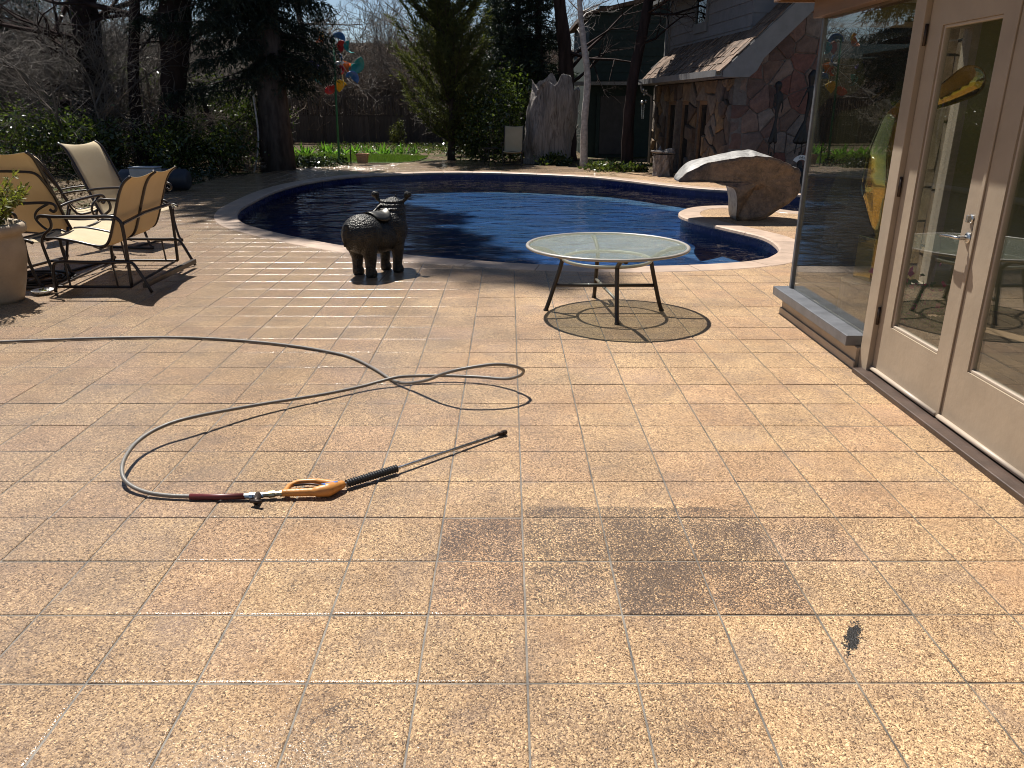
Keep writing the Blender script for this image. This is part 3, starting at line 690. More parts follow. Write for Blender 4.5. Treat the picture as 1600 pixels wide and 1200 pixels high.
THICK = trunk_tree('pine_tree', 'thick dark trunk curving up behind the lounge chairs, its crown far overhead', 'tree', [(-8.66,20,-.05),(-8.3,20,.9),(-8.12,20,1.8),(-7.95,20,2.6),(-7.88,20.1,3.4),(-7.7,20.2,4.5),(-7.2,20.4,7),(-6.9,20.6,11)], [.44,.31,.28,.32,.37,.34,.25,.1], M_BARK, 3, 9, 2.6, 3, .35)
trunk_tree('bare_tree', 'ivy covered straight trunk at the far left beyond the chairs', 'tree', [(-10.5,21,-.05),(-10.5,21,1.2),(-10.45,21,3),(-10.35,21,5.5),(-10.3,21,10)], [.40,.34,.32,.28,.14], M_BARK, 4, 12, 2.4, 3, .25, ivy=2600)
trunk_tree('bare_tree', 'slim leaning trunk just left of the thick curving trunk', 'tree', [(-8.93,19.8,-.05),(-9.0,19.8,.9),(-8.9,19.8,2.3),(-8.67,19.9,3.8),(-8.5,20,6.5)], [.17,.14,.125,.12,.06], M_BARK, 5, 10, 1.9, 3, .3)
trunk_tree('sapling', 'thin dark sapling leaning left among the glossy shrubs', 'tree', [(-7.02,20,-.05),(-7.15,20,.5),(-7.3,20,1.1),(-7.5,20.1,1.9)], [.10,.085,.07,.03], M_BARK, 6, 6, 1.0, 3, .4)
trunk_tree('birch_tree', 'thin pale barked trunk right beside the driftwood stump', 'tree', [(2.0,21.3,-.05),(1.98,21.3,1.1),(2.02,21.3,2.2),(1.86,21.3,3.2),(1.74,21.3,4.2),(1.6,21.4,6.5)], [.11,.09,.085,.075,.06,.03], M_BIRCH, 7, 7, 1.1, 3, .55)
SLANT = trunk_tree('pine_tree', 'dark slanting trunk in front of the dark green house', 'tree', [(3.0,20.3,-.05),(2.98,20.3,1.2),(3.05,20.3,2.2),(3.2,20.3,3.1),(3.36,20.3,4.2),(3.8,20.4,7.5)], [.17,.14,.13,.125,.12,.06], M_BARK, 8, 8, 1.8, 3, .55)
trunk_tree('bare_tree', 'dark trunk close behind the birch and the driftwood stump', 'tree', [(1.75,24.2,-.05),(1.72,24.2,1.5),(1.62,24.2,3),(1.35,24.2,5),(1.1,24.3,9)], [.32,.24,.2,.16,.08], M_BARK, 9, 10, 2.0, 3, .35)
trunk_tree('bare_tree', 'crooked grey trunk with ascending limbs behind the picket fence', 'tree', [(-2.4,37.5,-.05),(-2.6,37.5,2),(-3.1,37.5,3.6),(-3.4,37.5,5.5),(-3.3,37.5,9)], [.26,.2,.17,.13,.05], M_BARK2, 10, 16, 2.8, 4, .25)
trunk_tree('bare_tree', 'grey many branched tree behind the fence left of the windmill', 'tree', [(-9.6,38.5,-.05),(-9.5,38.5,2),(-9.3,38.5,4),(-9.6,38.5,6.5),(-9.5,38.5,9)], [.22,.18,.15,.11,.05], M_BARK2, 21, 16, 2.8, 4, .25)
MB().tube(spline([(0,0,0),(.14,0,.5),(.2,0,1.0),(.17,0,1.75)], 6), [.022]*18+[.018], 8).build('bent_pole', M_BIRCH, tag(thing('bent_pole', 'pale bent pole leaning beside the spruce trunk', 'pole', (-6.28, 19.75, -.05)), None))

def overhead(tree, loc, args, kw):
    c = conifer('crown_source', 'x', (0, 0, 0), *args, **kw)
    for ch in list(c.children):
        if ch.name.startswith('trunk'): bpy.data.objects.remove(ch)
        else: ch.name = 'needle_crown' if ch.name.startswith('crown') else 'limbs'; ch.parent = tree; ch.location = loc
    bpy.data.objects.remove(c)
overhead(SLANT, (-.3, 1.6, 0), (11.5, 5.6, 1.9, M_PINE, 43, M_BARK, .1, 'pine', .9), dict(nlen=.15, crop=3))
_c = conifer('crown_source', 'x', (0, 0, 0), 21, 5.6, 4.2, M_PINE, 41, M_BARK, .2, 'pine', .9, nlen=.16, crop=3)
for ch in list(_c.children):
    if ch.name.startswith('trunk'): bpy.data.objects.remove(ch)
    else: ch.name = 'needle_crown' if ch.name.startswith('crown') else 'limbs'; ch.parent = THICK; ch.location = (1.5, .4, 0)
bpy.data.objects.remove(_c)
# bare thickets and the wood beyond the fence
tpl = [bare(100+i, 1.15, .03, 4, (rng.normal(0, .25), rng.normal(0, .25), 1), kids=(3, 6), nsub=3, up=.10, wob=.25, spread=.8, shrink=.66) for i in range(6)]
tpl3 = [bare(130+i, 1.2, .035, 3, (rng.normal(0, .25), rng.normal(0, .25), 1), kids=(5, 8), nsub=3, up=.10, wob=.25, spread=.8, shrink=.68) for i in range(6)]
def mass(name, pts, m, s0, s1, tilt=.25, tpl=tpl, rmin=.0045):
    A = [place(tpl[rng.integers(0, 6)], np.array([x, y, -.05]), rng.uniform(0, 6.28), rng.uniform(s0, s1), rng.normal(0, tilt, 2)) for x, y in pts]
    S = np.concatenate(A); S[:, 6:] = np.maximum(S[:, 6:], rmin)
    return tag(np_mesh(name, *seg_mesh(S, 3), m), kind='stuff')
# left thicket in front of the fence
mass('thicket', [(rng.uniform(-17, -8.6), rng.uniform(20.5, 31)) for _ in range(70)]+[(rng.uniform(-16, -9.2), rng.uniform(19, 24)) for _ in range(34)], M_TWIG, 1.3, 2.4)
mass('far_thicket', [(rng.uniform(-23, -11.5), rng.uniform(25, 34)) for _ in range(70)], M_TWIG, 2.2, 3.3, .25, tpl3)
mass('brushwood', [(rng.uniform(-13.5, -6.3), rng.uniform(18.6, 25)) for _ in range(16)], M_TWIG2, .7, 1.1, .35)
mass('woodland', [(rng.uniform(-30, 14), rng.uniform(36.5, 47)) for _ in range(330)], M_TWIG2, 1.6, 2.7, .25, tpl3, .008)
mass('fence_side_trees', [(rng.uniform(-9, 1), rng.uniform(36.2, 40)) for _ in range(34)], M_TWIG, 2.3, 3.4, .3, tpl3, .007)
mass('bare_bushes', [(rng.uniform(-2.5, 3.5), rng.uniform(26.5, 34)) for _ in range(16)]+[(-2.6, 33.0)], M_TWIG, .9, 1.7)

# leafy shrubs
SH = [(-7.9,18.9,.7,1.2,'broad evergreen shrub with glossy leaves at the foot of the thick trunk'),(-7.15,21.2,.9,1.9,'tall glossy shrub between the thick trunk and the leaning sapling'),(-6.9,19.3,.7,1.0,'low glossy shrub in front of the leaning sapling'),
      (-6.4,21.6,.7,1.7,'glossy shrub behind the spruce trunk on its left'),(-9.6,18.6,.9,1.3,'dark glossy shrub behind the second lounge chair'),(-11.2,19.0,1.0,1.5,'dark leafy shrub beyond the leftmost chair back'),
      (-10.2,22.6,1.1,2.3,'tall leafy shrub under the ivy covered trunk'),(-8.3,22.8,1.,2.2,'yellow green shrub seen between the two left trunks'),
      (-.75,23.7,.75,1.7,'glossy shrub behind the small side table'),(.05,24.0,.75,2.3,'tall glossy shrub behind the empty chair'),(.55,25.2,.8,2.6,'tall broadleaf shrub close left of the driftwood stump'),(-1.2,26.3,.8,1.6,'round leafy shrub behind the juniper trunk'),
      (1.3,22.3,.45,.25,'low ground plant at the foot of the driftwood stump'),(2.45,19.9,.55,.22,'low dark plant on the bed edge before the dark green house'),(3.1,19.6,.3,.2,'small green plant beside the log pedestal')]
for i, (x, y, r, h, lb) in enumerate(SH):
    leafy('shrub', lb, 'shrub', (x, y, -.04), r, h, int(2600*min(1, r*h/1.2)+350), M_BROAD, .11, 50+i, 'broadleaf shrubs')
# ground-cover by the spruce foot and along the bed
def cover(name, box, n, m, size, hmax, seed):
    rg = np.random.default_rng(seed); P = np.stack([rg.uniform(box[0], box[1], n), rg.uniform(box[2], box[3], n), rg.uniform(0, hmax, n)**1.], 1)
    k = np.sin(P[:, 0]*3.1+P[:, 1]*2.3)+np.sin(P[:, 0]*7.3-P[:, 1]*4.1); P = P[k > -.5]; P[:, 2] -= .03
    return tag(np_mesh(name, *leaves(rg, P, size), m), kind='stuff')
cover('ground_cover', (-6.3, -4.5, 20.9, 22.6), 2600, M_IVY, .09, .22, 70)
cover('bed_ground_cover', (-7.4, -1.2, 26.6, 33.5), 5200, M_BROAD, .09, .12, 71)
cover('leaf_litter', (-14, -6.4, 12.5, 24), 9000, simple('dry_leaves', (.22, .15, .08), .8, .4, 5), .08, .02, 72)
cover('edge_ground_cover', (-9, -6.6, 16.5, 19.2), 2600, M_IVY, .09, .2, 73)
# bulb clumps in the bed behind the lawn
for i in range(15):
    x = -7.9+i*.335+rng.normal(0, .07); y = 27.0+rng.normal(0, .25); rg = np.random.default_rng(300+i); n = rg.integers(16, 30)
    P = np.stack([rg.normal(0, .075, n), rg.normal(0, .075, n), np.zeros(n)], 1); D = np.stack([rg.normal(0, .35, n), rg.normal(0, .35, n), np.ones(n)], 1)
    V, F = leaves(rg, P, .36, 0., .16, D=D); t = np_mesh('bulb_plant', V, F, M_BULB, None, (x, y, -.04))
    tag(t, 'fresh green clump of strap leaved bulb foliage in the row behind the lawn', 'plant', 'bulb clumps behind the lawn')
leafy('small_conifer', 'tiny columnar evergreen before the picket fence', 'shrub', (-4.55, 33.2, -.04), .3, .95, 900, M_JUNI, .09, 81, clumps=20, stems=3)

# ------------------------------------------------------------------ picket fence at the back
fence = thing('picket_fence', 'weathered wooden fence with a picket top behind the lawn', 'fence', (-9.5, 35.0, 0))
bm_ = MB().box(-.068, .068, -.012, .012, .02, 1.08); first = bm_.build('fence_board', M_FENCE, fence, loc=(-7.0, 0, 0)); fb = first.data
pk = MB().box(-.019, .019, -.010, .010, 1.12, 1.86).build('picket', M_FENCE, fence, loc=(-7.0, 0, 0)); pkm = pk.data
for i in range(1, 100): inst('fence_board', fb, fence, (-7.0+i*.143, random.gauss(0, .006), random.gauss(0, .012)), (0, random.gauss(0, .006), 0))
for i in range(1, 200): inst('picket', pkm, fence, (-7.0+i*.0715, random.gauss(0, .004), random.gauss(0, .02)), (0, random.gauss(0, .012), 0))
for z in (1.08, 1.80): MB().box(-7.1, 7.3, .016, .07, z, z+.07).build('rail', M_FENCE, fence)
for i in range(7): MB().box(-.05, .05, .02, .12, -.05, 1.95).build('fence_post', M_FENCE, fence, loc=(-7+i*2.38, .06, 0))

# ------------------------------------------------------------------ stone house on the right
HC = Vector((4.42, 16.3)); HS = Vector((-.0822, .9966)); HF = Vector((.9966, .0822))
house = thing('stone_house', 'stone and clapboard house with a shingled lower roof beside the pool', 'house', (HC.x, HC.y, 0))
house.rotation_euler.z = math.atan2(HF.y, HF.x)      # local x = along the front, local y = along the side
def clip(poly, a, b, c):
    out = []
    for i in range(len(poly)):
        p, q = poly[i], poly[(i+1) % len(poly)]; dp = a*p[0]+b*p[1]-c; dq = a*q[0]+b*q[1]-c
        if dp <= 0: out.append(p)
        if dp*dq < 0: t = dp/(dp-dq); out.append((p[0]+(q[0]-p[0])*t, p[1]+(q[1]-p[1])*t))
    return out
def stone_mosaic(region, n, seed, sx=1., sy=1., gap=.022, holes=()):
    """irregular fitted stones: bounded Voronoi cells, shrunk by the mortar joint"""
    rg = np.random.default_rng(seed); xs = [p[0] for p in region]; ys = [p[1] for p in region]; S = []
    for _ in range(4000):
        q = (rg.uniform(min(xs), max(xs)), rg.uniform(min(ys), max(ys)))
        if not inside(region, q) or any(h[0] <= q[0] <= h[1] and h[2] <= q[1] <= h[3] for h in holes): continue
        if all(((q[0]-s[0])/sx)**2+((q[1]-s[1])/sy)**2 > rg.uniform(.6, 1.3)**2*(max(xs)-min(xs))*(max(ys)-min(ys))/n/1.7/(sx*sy) for s in S): S.append(q)
        if len(S) >= n: break
    cells = []
    for i, s in enumerate(S):
        poly = list(region); ok = True
        for j, t in enumerate(S):
            if i == j: continue
            a, b = (t[0]-s[0])/sx**2, (t[1]-s[1])/sy**2; ln = math.hypot(a, b)
            c = (a*(s[0]+t[0])+b*(s[1]+t[1]))/2
            poly = clip(poly, a, b, c-gap/2*ln)
            if len(poly) < 3: ok = False; break
        if not ok: continue
        for h in holes:                                   # trim against window openings
            dx = max(h[0]-s[0], s[0]-h[1]); dy = max(h[2]-s[1], s[1]-h[3])
            if dx >= dy: poly = clip(poly, 1, 0, h[0]-.01) if s[0] < h[0] else clip(poly, -1, 0, -h[1]-.01)
            else: poly = clip(poly, 0, 1, h[2]-.01) if s[1] < h[2] else clip(poly, 0, -1, -h[3]-.01)
            if len(poly) < 3: break
        if len(poly) >= 3: cells.append(poly)
    return cells
def course_mosaic(region, rowh, cw, seed, gap=.02, holes=()):
    """roughly coursed flagstones: cells round jittered course points"""
    rg = np.random.default_rng(seed); xs = [p[0] for p in region]; ys = [p[1] for p in region]; S = []; z = min(ys)+rowh*.4
    while z < max(ys):
        x = min(xs)+cw*rg.uniform(.1, .6)
        while x < max(xs):
            q = (x, z+rg.normal(0, rowh*.34))
            if inside(region, q) and not any(h[0] <= q[0] <= h[1] and h[2] <= q[1] <= h[3] for h in holes): S.append(q)
            x += cw*rg.choice([.45, .7, 1.1, 1.6, 2.1])
        z += rowh*rg.uniform(.8, 1.2)
    cells = []
    for i, s in enumerate(S):
        poly = list(region)
        for j, t in enumerate(S):
            if i == j or abs(t[0]-s[0]) > cw*4 or abs(t[1]-s[1]) > rowh*4: continue
            a, b = t[0]-s[0], t[1]-s[1]; ln = math.hypot(a, b); poly = clip(poly, a, b, (a*(s[0]+t[0])+b*(s[1]+t[1]))/2-gap/2*ln)
            if len(poly) < 3: break
        for h in holes:
            if len(poly) < 3: break
            dx = max(h[0]-s[0], s[0]-h[1]); dy = max(h[2]-s[1], s[1]-h[3])
            if dx >= dy: poly = clip(poly, 1, 0, h[0]-.01) if s[0] < h[0] else clip(poly, -1, 0, -h[1]-.01)
            else: poly = clip(poly, 0, 1, h[2]-.01) if s[1] < h[2] else clip(poly, 0, -1, -h[3]-.01)
        if len(poly) >= 3: cells.append(poly)
    return cells
def lay_stones(cells, to3, nrm, parent, m, seed, d0=.03, d1=.085):
    rg = np.random.default_rng(seed); nrm = Vector(nrm)
    for poly in cells:
        # break the straight edges a little
        pts = []
        for i in range(len(poly)):
            p, q = Vector(poly[i]), Vector(poly[(i+1) % len(poly)]); L = (q-p).length
            if L < .02: continue
            pts.append(p)
            if L > .12: pts.append(p+(q-p)*rg.uniform(.35, .65)+Vector((-(q-p).y, (q-p).x)).normalized()*rg.normal(0, .008))
        if len(pts) < 3: continue
        c = sum(pts, Vector((0, 0)))/len(pts); d = rg.uniform(d0, d1); n = len(pts); V = []
        for s_, dd in ((1., 0), (1., d*.7), (.9, d)):
            for p in pts: V.append(Vector(to3(*(c+(p-c)*s_)))+nrm*(dd+rg.normal(0, .004)))
        V.append(Vector(to3(*c))+nrm*(d+rg.normal(.008, .006)))
        F = [(r*n+i, r*n+(i+1) % n, (r+1)*n+(i+1) % n, (r+1)*n+i) for r in range(2) for i in range(n)]+[(2*n+i, 2*n+(i+1) % n, 3*n) for i in range(n)]
        o = MB().add([v-Vector(to3(*c)) for v in V], F).build('stone', m, parent, loc=to3(*c))
# front gable wall (plane y=0, facing -y); eave profile rises to the right
def roofz(x): return 2.10+(x+.35)*.95
W = MB(); W.prism([(0,.02,-.05),(6,.02,-.05),(6,.02,6.2),(4.6,.02,6.5),(.02,.02,2.25)], (0,.3,0)); fw_ = W.build('front_wall', M_MORTAR, house)
reg = [(.0,-.02),(3.2,-.02),(3.2,4.6),(2.9,roofz(2.9)-.22),(.32,roofz(.32)-.28),(.05,2.05),(.0,2.03)]
lay_stones(course_mosaic(reg, .27, .33, 5, .018), lambda x, z: (x, .02, z), (0, -1, 0), fw_, M_STONE, 6, .006, .035)
# side wall (plane x=0, facing -x) with three tall openings
OP = [(1.45,2.2,.02,1.62),(2.72,3.5,.02,1.62),(3.62,4.72,.02,1.62)]
W = MB()
ys = [0]+[v for o in OP for v in o[:2]]+[6.0]
for a, b in zip(ys[::2], ys[1::2]): W.box(.02, .3, a, b, -.05, 2.05)
for o in OP: W.box(.02, .3, o[0], o[1], o[3], 2.05)
sw = W.build('side_wall', M_MORTAR, house)
lay_stones(course_mosaic([(.0,-.02),(6.0,-.02),(6.0,2.02),(0,2.02)], .42, .24, 8, .02, OP), lambda y, z: (.02, y, z), (-1, 0, 0), sw, M_STONE2, 9, .02, .12)
for o in OP:
    wd_ = MB()
    for a, b, c, d in ((o[0], o[0]+.07, 0, o[3]), (o[1]-.07, o[1], 0, o[3]), (o[0]+.07, o[1]-.07, o[3]-.08, o[3]), (o[0]+.07, o[1]-.07, 0, .1)): wd_.box(.06, .14, a, b, c, d)
    wf = wd_.build('window_frame', M_BROWNWOOD, house); MB().box(.10, .11, o[0]+.07, o[1]-.07, .1, o[3]-.08).build('pane', M_WINDARK, wf)
# roof slab with individual shingles; the slope rises along +x
rf = MB(); rf.prism([(-.37, -.36, 2.10), (-.37, -.36, 2.16), (.42, -.36, 2.91), (.42, -.36, 2.80)], (0, 6.3, 0)); roof = rf.build('roof', M_TRIMGREY, house)
rf2 = MB(); rf2.prism([(.42, -.36, 2.80), (.42, -.36, 2.91), (4.5, -.36, 6.78), (4.5, -.36, 6.6)], (0, .9, 0)); rf2.build('roof_upper_slope', M_TRIMGREY, roof)
sl = math.atan2(.95, 1)
for r_ in range(9):
    x = -.40+r_*.155; y = -.40+(r_ % 2)*.07
    while y < (5.9 if x < .3 else .45):
        wd2 = rng.uniform(.12, .23); lift = rng.uniform(0, .012)
        o = MB().add([(0,0,0),(.30,0,.012),(.30,wd2-.008,.012),(0,wd2-.008,0),(0,0,.022+lift),(.30,0,.026),(.30,wd2-.008,.026),(0,wd2-.008,.022+lift)], [(3,2,1,0),(4,5,6,7),(0,1,5,4),(1,2,6,5),(2,3,7,6),(3,0,4,7)]).build('shingle', M_SHINGLE, roof, loc=(x+rng.normal(0, .008), y, roofz(x)+.07+.012*(r_ > 0)))
        o.rotation_euler = (0, -sl, 0); y += wd2
# gutter, barge board, soffit
MB().prism([(-.50,-.36,2.05),(-.50,-.36,2.17),(-.485,-.36,2.17),(-.485,-.36,2.07),(-.39,-.36,2.07),(-.39,-.36,2.17),(-.375,-.36,2.17),(-.375,-.36,2.05)], (0, 6.3, 0)).build('gutter', M_TRIMGREY, house)
bg_ = [(-.36,2.04),(.16,2.04),(.30,2.15),(.42,2.38),(4.4,6.22),(4.4,6.55),(-.36,2.16)]
MB().prism([(x, -.385, z) for x, z in bg_], (0, .035, 0)).build('barge_board', M_TRIMGREY, house)
MB().box(-.36, .0, -.345, 6.0, 2.035, 2.05).build('soffit', M_TRIMGREY, house)
MB().tube([(-.43, 5.75, 2.05), (-.40, 5.75, 1.9), (-.12, 5.75, 1.75), (-.10, 5.75, .05)], .04, 8).build('downpipe', M_TRIMGREY, house, smooth=True)
# upper storey, clapboards one by one
UX, UY0, UY1 = .42, .45, 6.3
up_ = MB().box(UX+.03, 4.6, UY0+.03, UY1, 2.6, 5.6).build('upper_wall', M_SIDING, house)
def board_side(z, y0, y1): return MB().add([(UX+.002,y0,z),(UX+.022,y0,z+.255),(UX+.022,y1,z+.255),(UX+.002,y1,z),(UX+.03,y0,z),(UX+.03,y0,z+.255),(UX+.03,y1,z+.255),(UX+.03,y1,z)], [(0,3,2,1),(4,5,6,7),(0,1,5,4),(2,3,7,6),(0,4,7,3),(1,2,6,5)])
for k in range(12):
    z = 2.78+k*.235
    for y0, y1 in ((UY0, 3.2), (4.2, UY1)) if 2 <= k < 9 else ((UY0, UY1),): board_side(z, y0, y1).build('clapboard', M_SIDING, house)
    xr = 4.6 if z > 4 else 3.4
    MB().add([(UX,UY0+.002,z),(UX,UY0+.022,z+.255),(xr,UY0+.022,z+.255),(xr,UY0+.002,z),(UX,UY0+.03,z),(UX,UY0+.03,z+.255),(xr,UY0+.03,z+.255),(xr,UY0+.03,z)], [(0,3,2,1),(4,5,6,7),(0,1,5,4),(2,3,7,6),(0,4,7,3),(1,2,6,5)]).build('clapboard', M_SIDING, house)
wu = MB()
for a, b, c, d in ((3.2,3.32,3.25,4.9),(4.08,4.2,3.25,4.9),(3.32,4.08,3.25,3.36)): wu.box(UX-.03, UX+.03, a, b, c-.1, d)
wuf = wu.build('upper_window', M_TRIMGREY, house); MB().box(UX+.005, UX+.012, 3.32, 4.08, 3.26, 4.9).build('pane', glassmat('upper_pane', (.05, .06, .07), .12), wuf)
MB().box(UX-.02, UX+.10, UY1, UY1+.12, 2.7, 4.15).build('corner_board', M_TRIMGREY, house)
MB().prism([(-.08,-.1,4.02),(-.08,-.1,4.14),(.04,-.1,4.14),(.04,-.1,4.02)], (0, 7.2, 0)).build('upper_gutter', M_TRIMGREY, house)
MB().tube([(-.02,6.8,4.04),(.10,6.75,3.85),(.36,6.45,3.75),(.36,6.45,2.75),(-.05,6.2,2.45)], .04, 8).build('upper_downpipe', M_TRIMGREY, house, smooth=True)
MB().prism([(-.02,-.05,4.16),(-.02,-.05,4.22),(2.5,-.05,6.0),(2.5,-.05,5.9)], (0, 7.0, 0)).build('upper_roof', M_SHINGLE, house)

# dark green house at the back
gh = thing('green_house', 'dark green board house with a sloping roofline behind the slanting trunk', 'house', (2.5, 26.2, 0))
MB().prism([(0,0,-.05),(5,0,-.05),(5,0,5.5),(3.4,0,4.85),(.0,0,4.12)], (0, 6, 0)).build('wall', M_GREENSIDE, gh)
for k in range(11):
    z = 2.28+k*.235; x1 = 4.9; x0 = 0 if z < 4.1 else (z-4.1)/.22
    if x0 < 4.5: MB().add([(x0,-.03,z),(x0,-.008,z+.25),(x1,-.008,z+.25),(x1,-.03,z),(x0,-.002,z),(x0,-.002,z+.25),(x1,-.002,z+.25),(x1,-.002,z)], [(0,3,2,1),(4,5,6,7),(0,1,5,4),(2,3,7,6),(0,4,7,3),(1,2,6,5)]).build('siding_board', M_GREENSIDE, gh)
MB().prism([(-.25,-.3,4.1),(-.25,-.3,4.2),(3.4,-.3,4.98),(5.2,-.3,5.7),(5.2,-.3,5.6),(3.4,-.3,4.88)], (0, 6.6, 0)).build('roof', M_SHINGLE, gh)
MB().box(-.6, 4.6, -.75, -.02, 2.12, 2.2).build('porch_roof', M_GREENSIDE, gh)
MB().box(-.6, 4.6, -.82, -.76, 2.12, 2.22).build('gutter', M_TRIMGREY, gh)
MB().box(.42, 1.42, -.05, -.01, .05, 1.82).build('door', simple('dull_door_paint', (.055, .05, .05), .7, .2, 6), gh)
MB().box(.30, .41, -.06, -.01, .0, 1.92).build('door_frame', M_GREENSIDE, gh)

# ------------------------------------------------------------------ sunroom with french doors on the right
SB = Vector((2.16, 4.4, 0)); SL = -SB
room = thing('sunroom', 'taupe sunroom with glazed french doors and a corner window facing the terrace', 'building', SB)
def rb(name, m, boxes, parent=None, bevel=0, **k):
    b = MB()
    for x in boxes: b.box(*x)
    return b.build(name, m, parent or room, bevel=bevel, loc=SL if (parent or room) is room else None, **k)
rb('base_wall', M_TAUPE, [(2.105, 2.30, 4.462, 5.80, -.03, .132)])
rb('base_trim', M_TAUPE2, [(2.092, 2.104, 4.45, 5.81, -.02, .05)], bevel=.003)
rb('window_sill', M_ZINC, [(2.045, 2.185, 4.49, 5.87, .135, .20)], bevel=.004)
rb('corner_post', M_ZINC, [(2.145, 2.180, 5.778, 5.812, .20, 2.07)], bevel=.003)
rb('window_glass', M_GLASS, [(2.160, 2.166, 4.46, 5.775, .20, 2.07)])
rb('door_jamb', M_TAUPE, [(2.125, 2.25, 4.345, 4.458, -.02, 2.07), (2.125, 2.25, -1.0, 2.83, -.02, 2.07), (2.135, 2.25, 2.83, 4.345, 2.035, 2.07)], bevel=.003)
rb('header', M_BROWNWOOD, [(2.085, 2.30, -1.0, 5.83, 2.072, 2.218)], bevel=.004)
rb('eave', M_BROWNWOOD, [(1.905, 3.1, -1.0, 6.07, 2.222, 2.26), (3.1, 6.2, 5.4, 6.07, 2.222, 2.26), (5.4, 6.2, -1.0, 5.4, 2.222, 2.26), (1.885, 1.903, -1.0, 6.09, 2.20, 2.40), (1.905, 6.2, 6.072, 6.09, 2.20, 2.40)], bevel=.003)
rb('roof_slab', M_SHINGLE, [(1.89, 3.1, -1.0, 6.1, 2.402, 2.46), (3.1, 6.3, 5.4, 6.1, 2.402, 2.46), (5.4, 6.3, -1.0, 5.4, 2.402, 2.46)])
rb('return_wall', M_OLIVE, [(2.20, 5.6, 5.84, 5.94, -.03, .195), (2.20, 5.6, 5.84, 5.94, 2.055, 2.215), (3.262, 5.6, 5.84, 5.94, .195, 2.055)])
rb('return_window_frame', M_TAUPE2, [(3.205, 3.26, 5.83, 5.95, .197, 2.053), (2.20, 3.205, 5.83, 5.95, .197, .225), (2.20, 3.205, 5.83, 5.95, 2.02, 2.053)], bevel=.003)
rb('return_window_glass', glassmat('clear_return_glass', (.97, .98, .97), .04), [(2.985, 3.205, 5.885, 5.891, .225, 2.02)])
rb('return_screen_glass', glassmat('smoked_screen_glass', (.13, .145, .15), .05), [(2.20, 2.95, 5.885, 5.891, .225, 2.02)])
rb('return_mullion', M_TAUPE2, [(2.952, 2.983, 5.835, 5.945, .226, 2.019)])
rb('inner_wall', M_OLIVE, [(5.5, 5.6, -1.0, 5.84, -.03, 2.2), (2.30, 5.5, -1.1, -1.0, -.03, 2.2)])
rb('ceiling', M_CEIL, [(2.31, 3.1, -.99, 5.83, 2.17, 2.218), (3.1, 5.5, 5.4, 5.83, 2.17, 2.218)])
rb('added_skylight', M_GLASS, [(3.1, 5.4, -.99, 5.4, 2.41, 2.416)])  # unseen roof opening added so sun and sky light the interior
fl_ = MB()
for i in range(26): fl_.box(2.31+i*.123, 2.31+i*.123+.120, -.99, 5.83, -.02, .012)
fl_.build('floor_boards', M_FLOOR, room, loc=SL)
rb('threshold', M_THRESH, [(2.065, 2.25, 2.5, 4.40, -.02, .028)], bevel=.005)
def door(y0, y1, g0, g1, handle):
    b = MB(); X0_, X1_ = 2.155, 2.20
    for a, c, d, e in ((y0, g0, .034, 2.03), (g1, y1, .034, 2.03), (g0, g1, .034, .33), (g0, g1, 1.885, 2.03)): b.box(X0_, X1_, a, c, d, e)
    d_ = b.build('door', M_TAUPE, room, loc=SL)
    bb = MB()
    for a, c, e, f in ((g0, g0+.014, .33, 1.885), (g1-.014, g1, .33, 1.885), (g0+.014, g1-.014, .33, .345), (g0+.014, g1-.014, 1.87, 1.885)): bb.box(2.163, 2.192, a, c, e, f)
    bb.build('glazing_bead', M_TAUPE2, d_, bevel=.004)
    rb('door_glass', M_GLASS, [(2.176, 2.182, g0+.01, g1-.01, .34, 1.875)], d_)
    MB().tube([(2.150, y0+.003, .046), (2.150, y1-.003, .046)], .013, 10).build('door_sweep', M_TAUPE2, d_, smooth=True)
    if handle:
        MB().lathe([(.026, 0), (.026, .006), (.02, .011), (.011, .013), (.011, .045)], n=20).build('rosette', M_STEEL, d_, smooth=False, loc=(2.155, y0+.032, .924)).rotation_euler = (0, -R(90), 0)
        MB().tube([(2.110, y0+.030, .924), (2.104, y0+.045, .924), (2.103, y0+.09, .923), (2.104, y0+.15, .918), (2.108, y0+.185, .912)], [.011, .0115, .010, .0095, .008], 12, flat=.75).build('handle', M_STEEL, d_, smooth=True)
        MB().lathe([(.021, 0), (.021, .007), (.016, .011)], n=18).build('lock', M_STEEL, d_, loc=(2.155, y0+.032, 1.012)).rotation_euler = (0, -R(90), 0)
        MB().box(2.128, 2.150, y0+.027, y0+.037, .995, 1.030).build('thumb_turn', M_STEEL, d_, bevel=.003)
        rb('strike_plate', M_DARKSTEEL, [(2.150, 2.1545, y0-.003, y0+.006, .93, 1.02)], d_)
        for z in (.362, 1.089, 1.85): MB().tube([(2.144, y1+.004, z-.052), (2.144, y1+.004, z+.052)], .0085, 10).build('hinge', M_DARKSTEEL, d_, smooth=True)
    return d_
door(3.602, 4.338, 3.702, 4.205, True)
door(2.842, 3.578, 2.965, 3.43, False)
rb('astragal', M_TAUPE, [(2.146, 2.154, 3.574, 3.598, .034, 2.03)], bevel=.002)

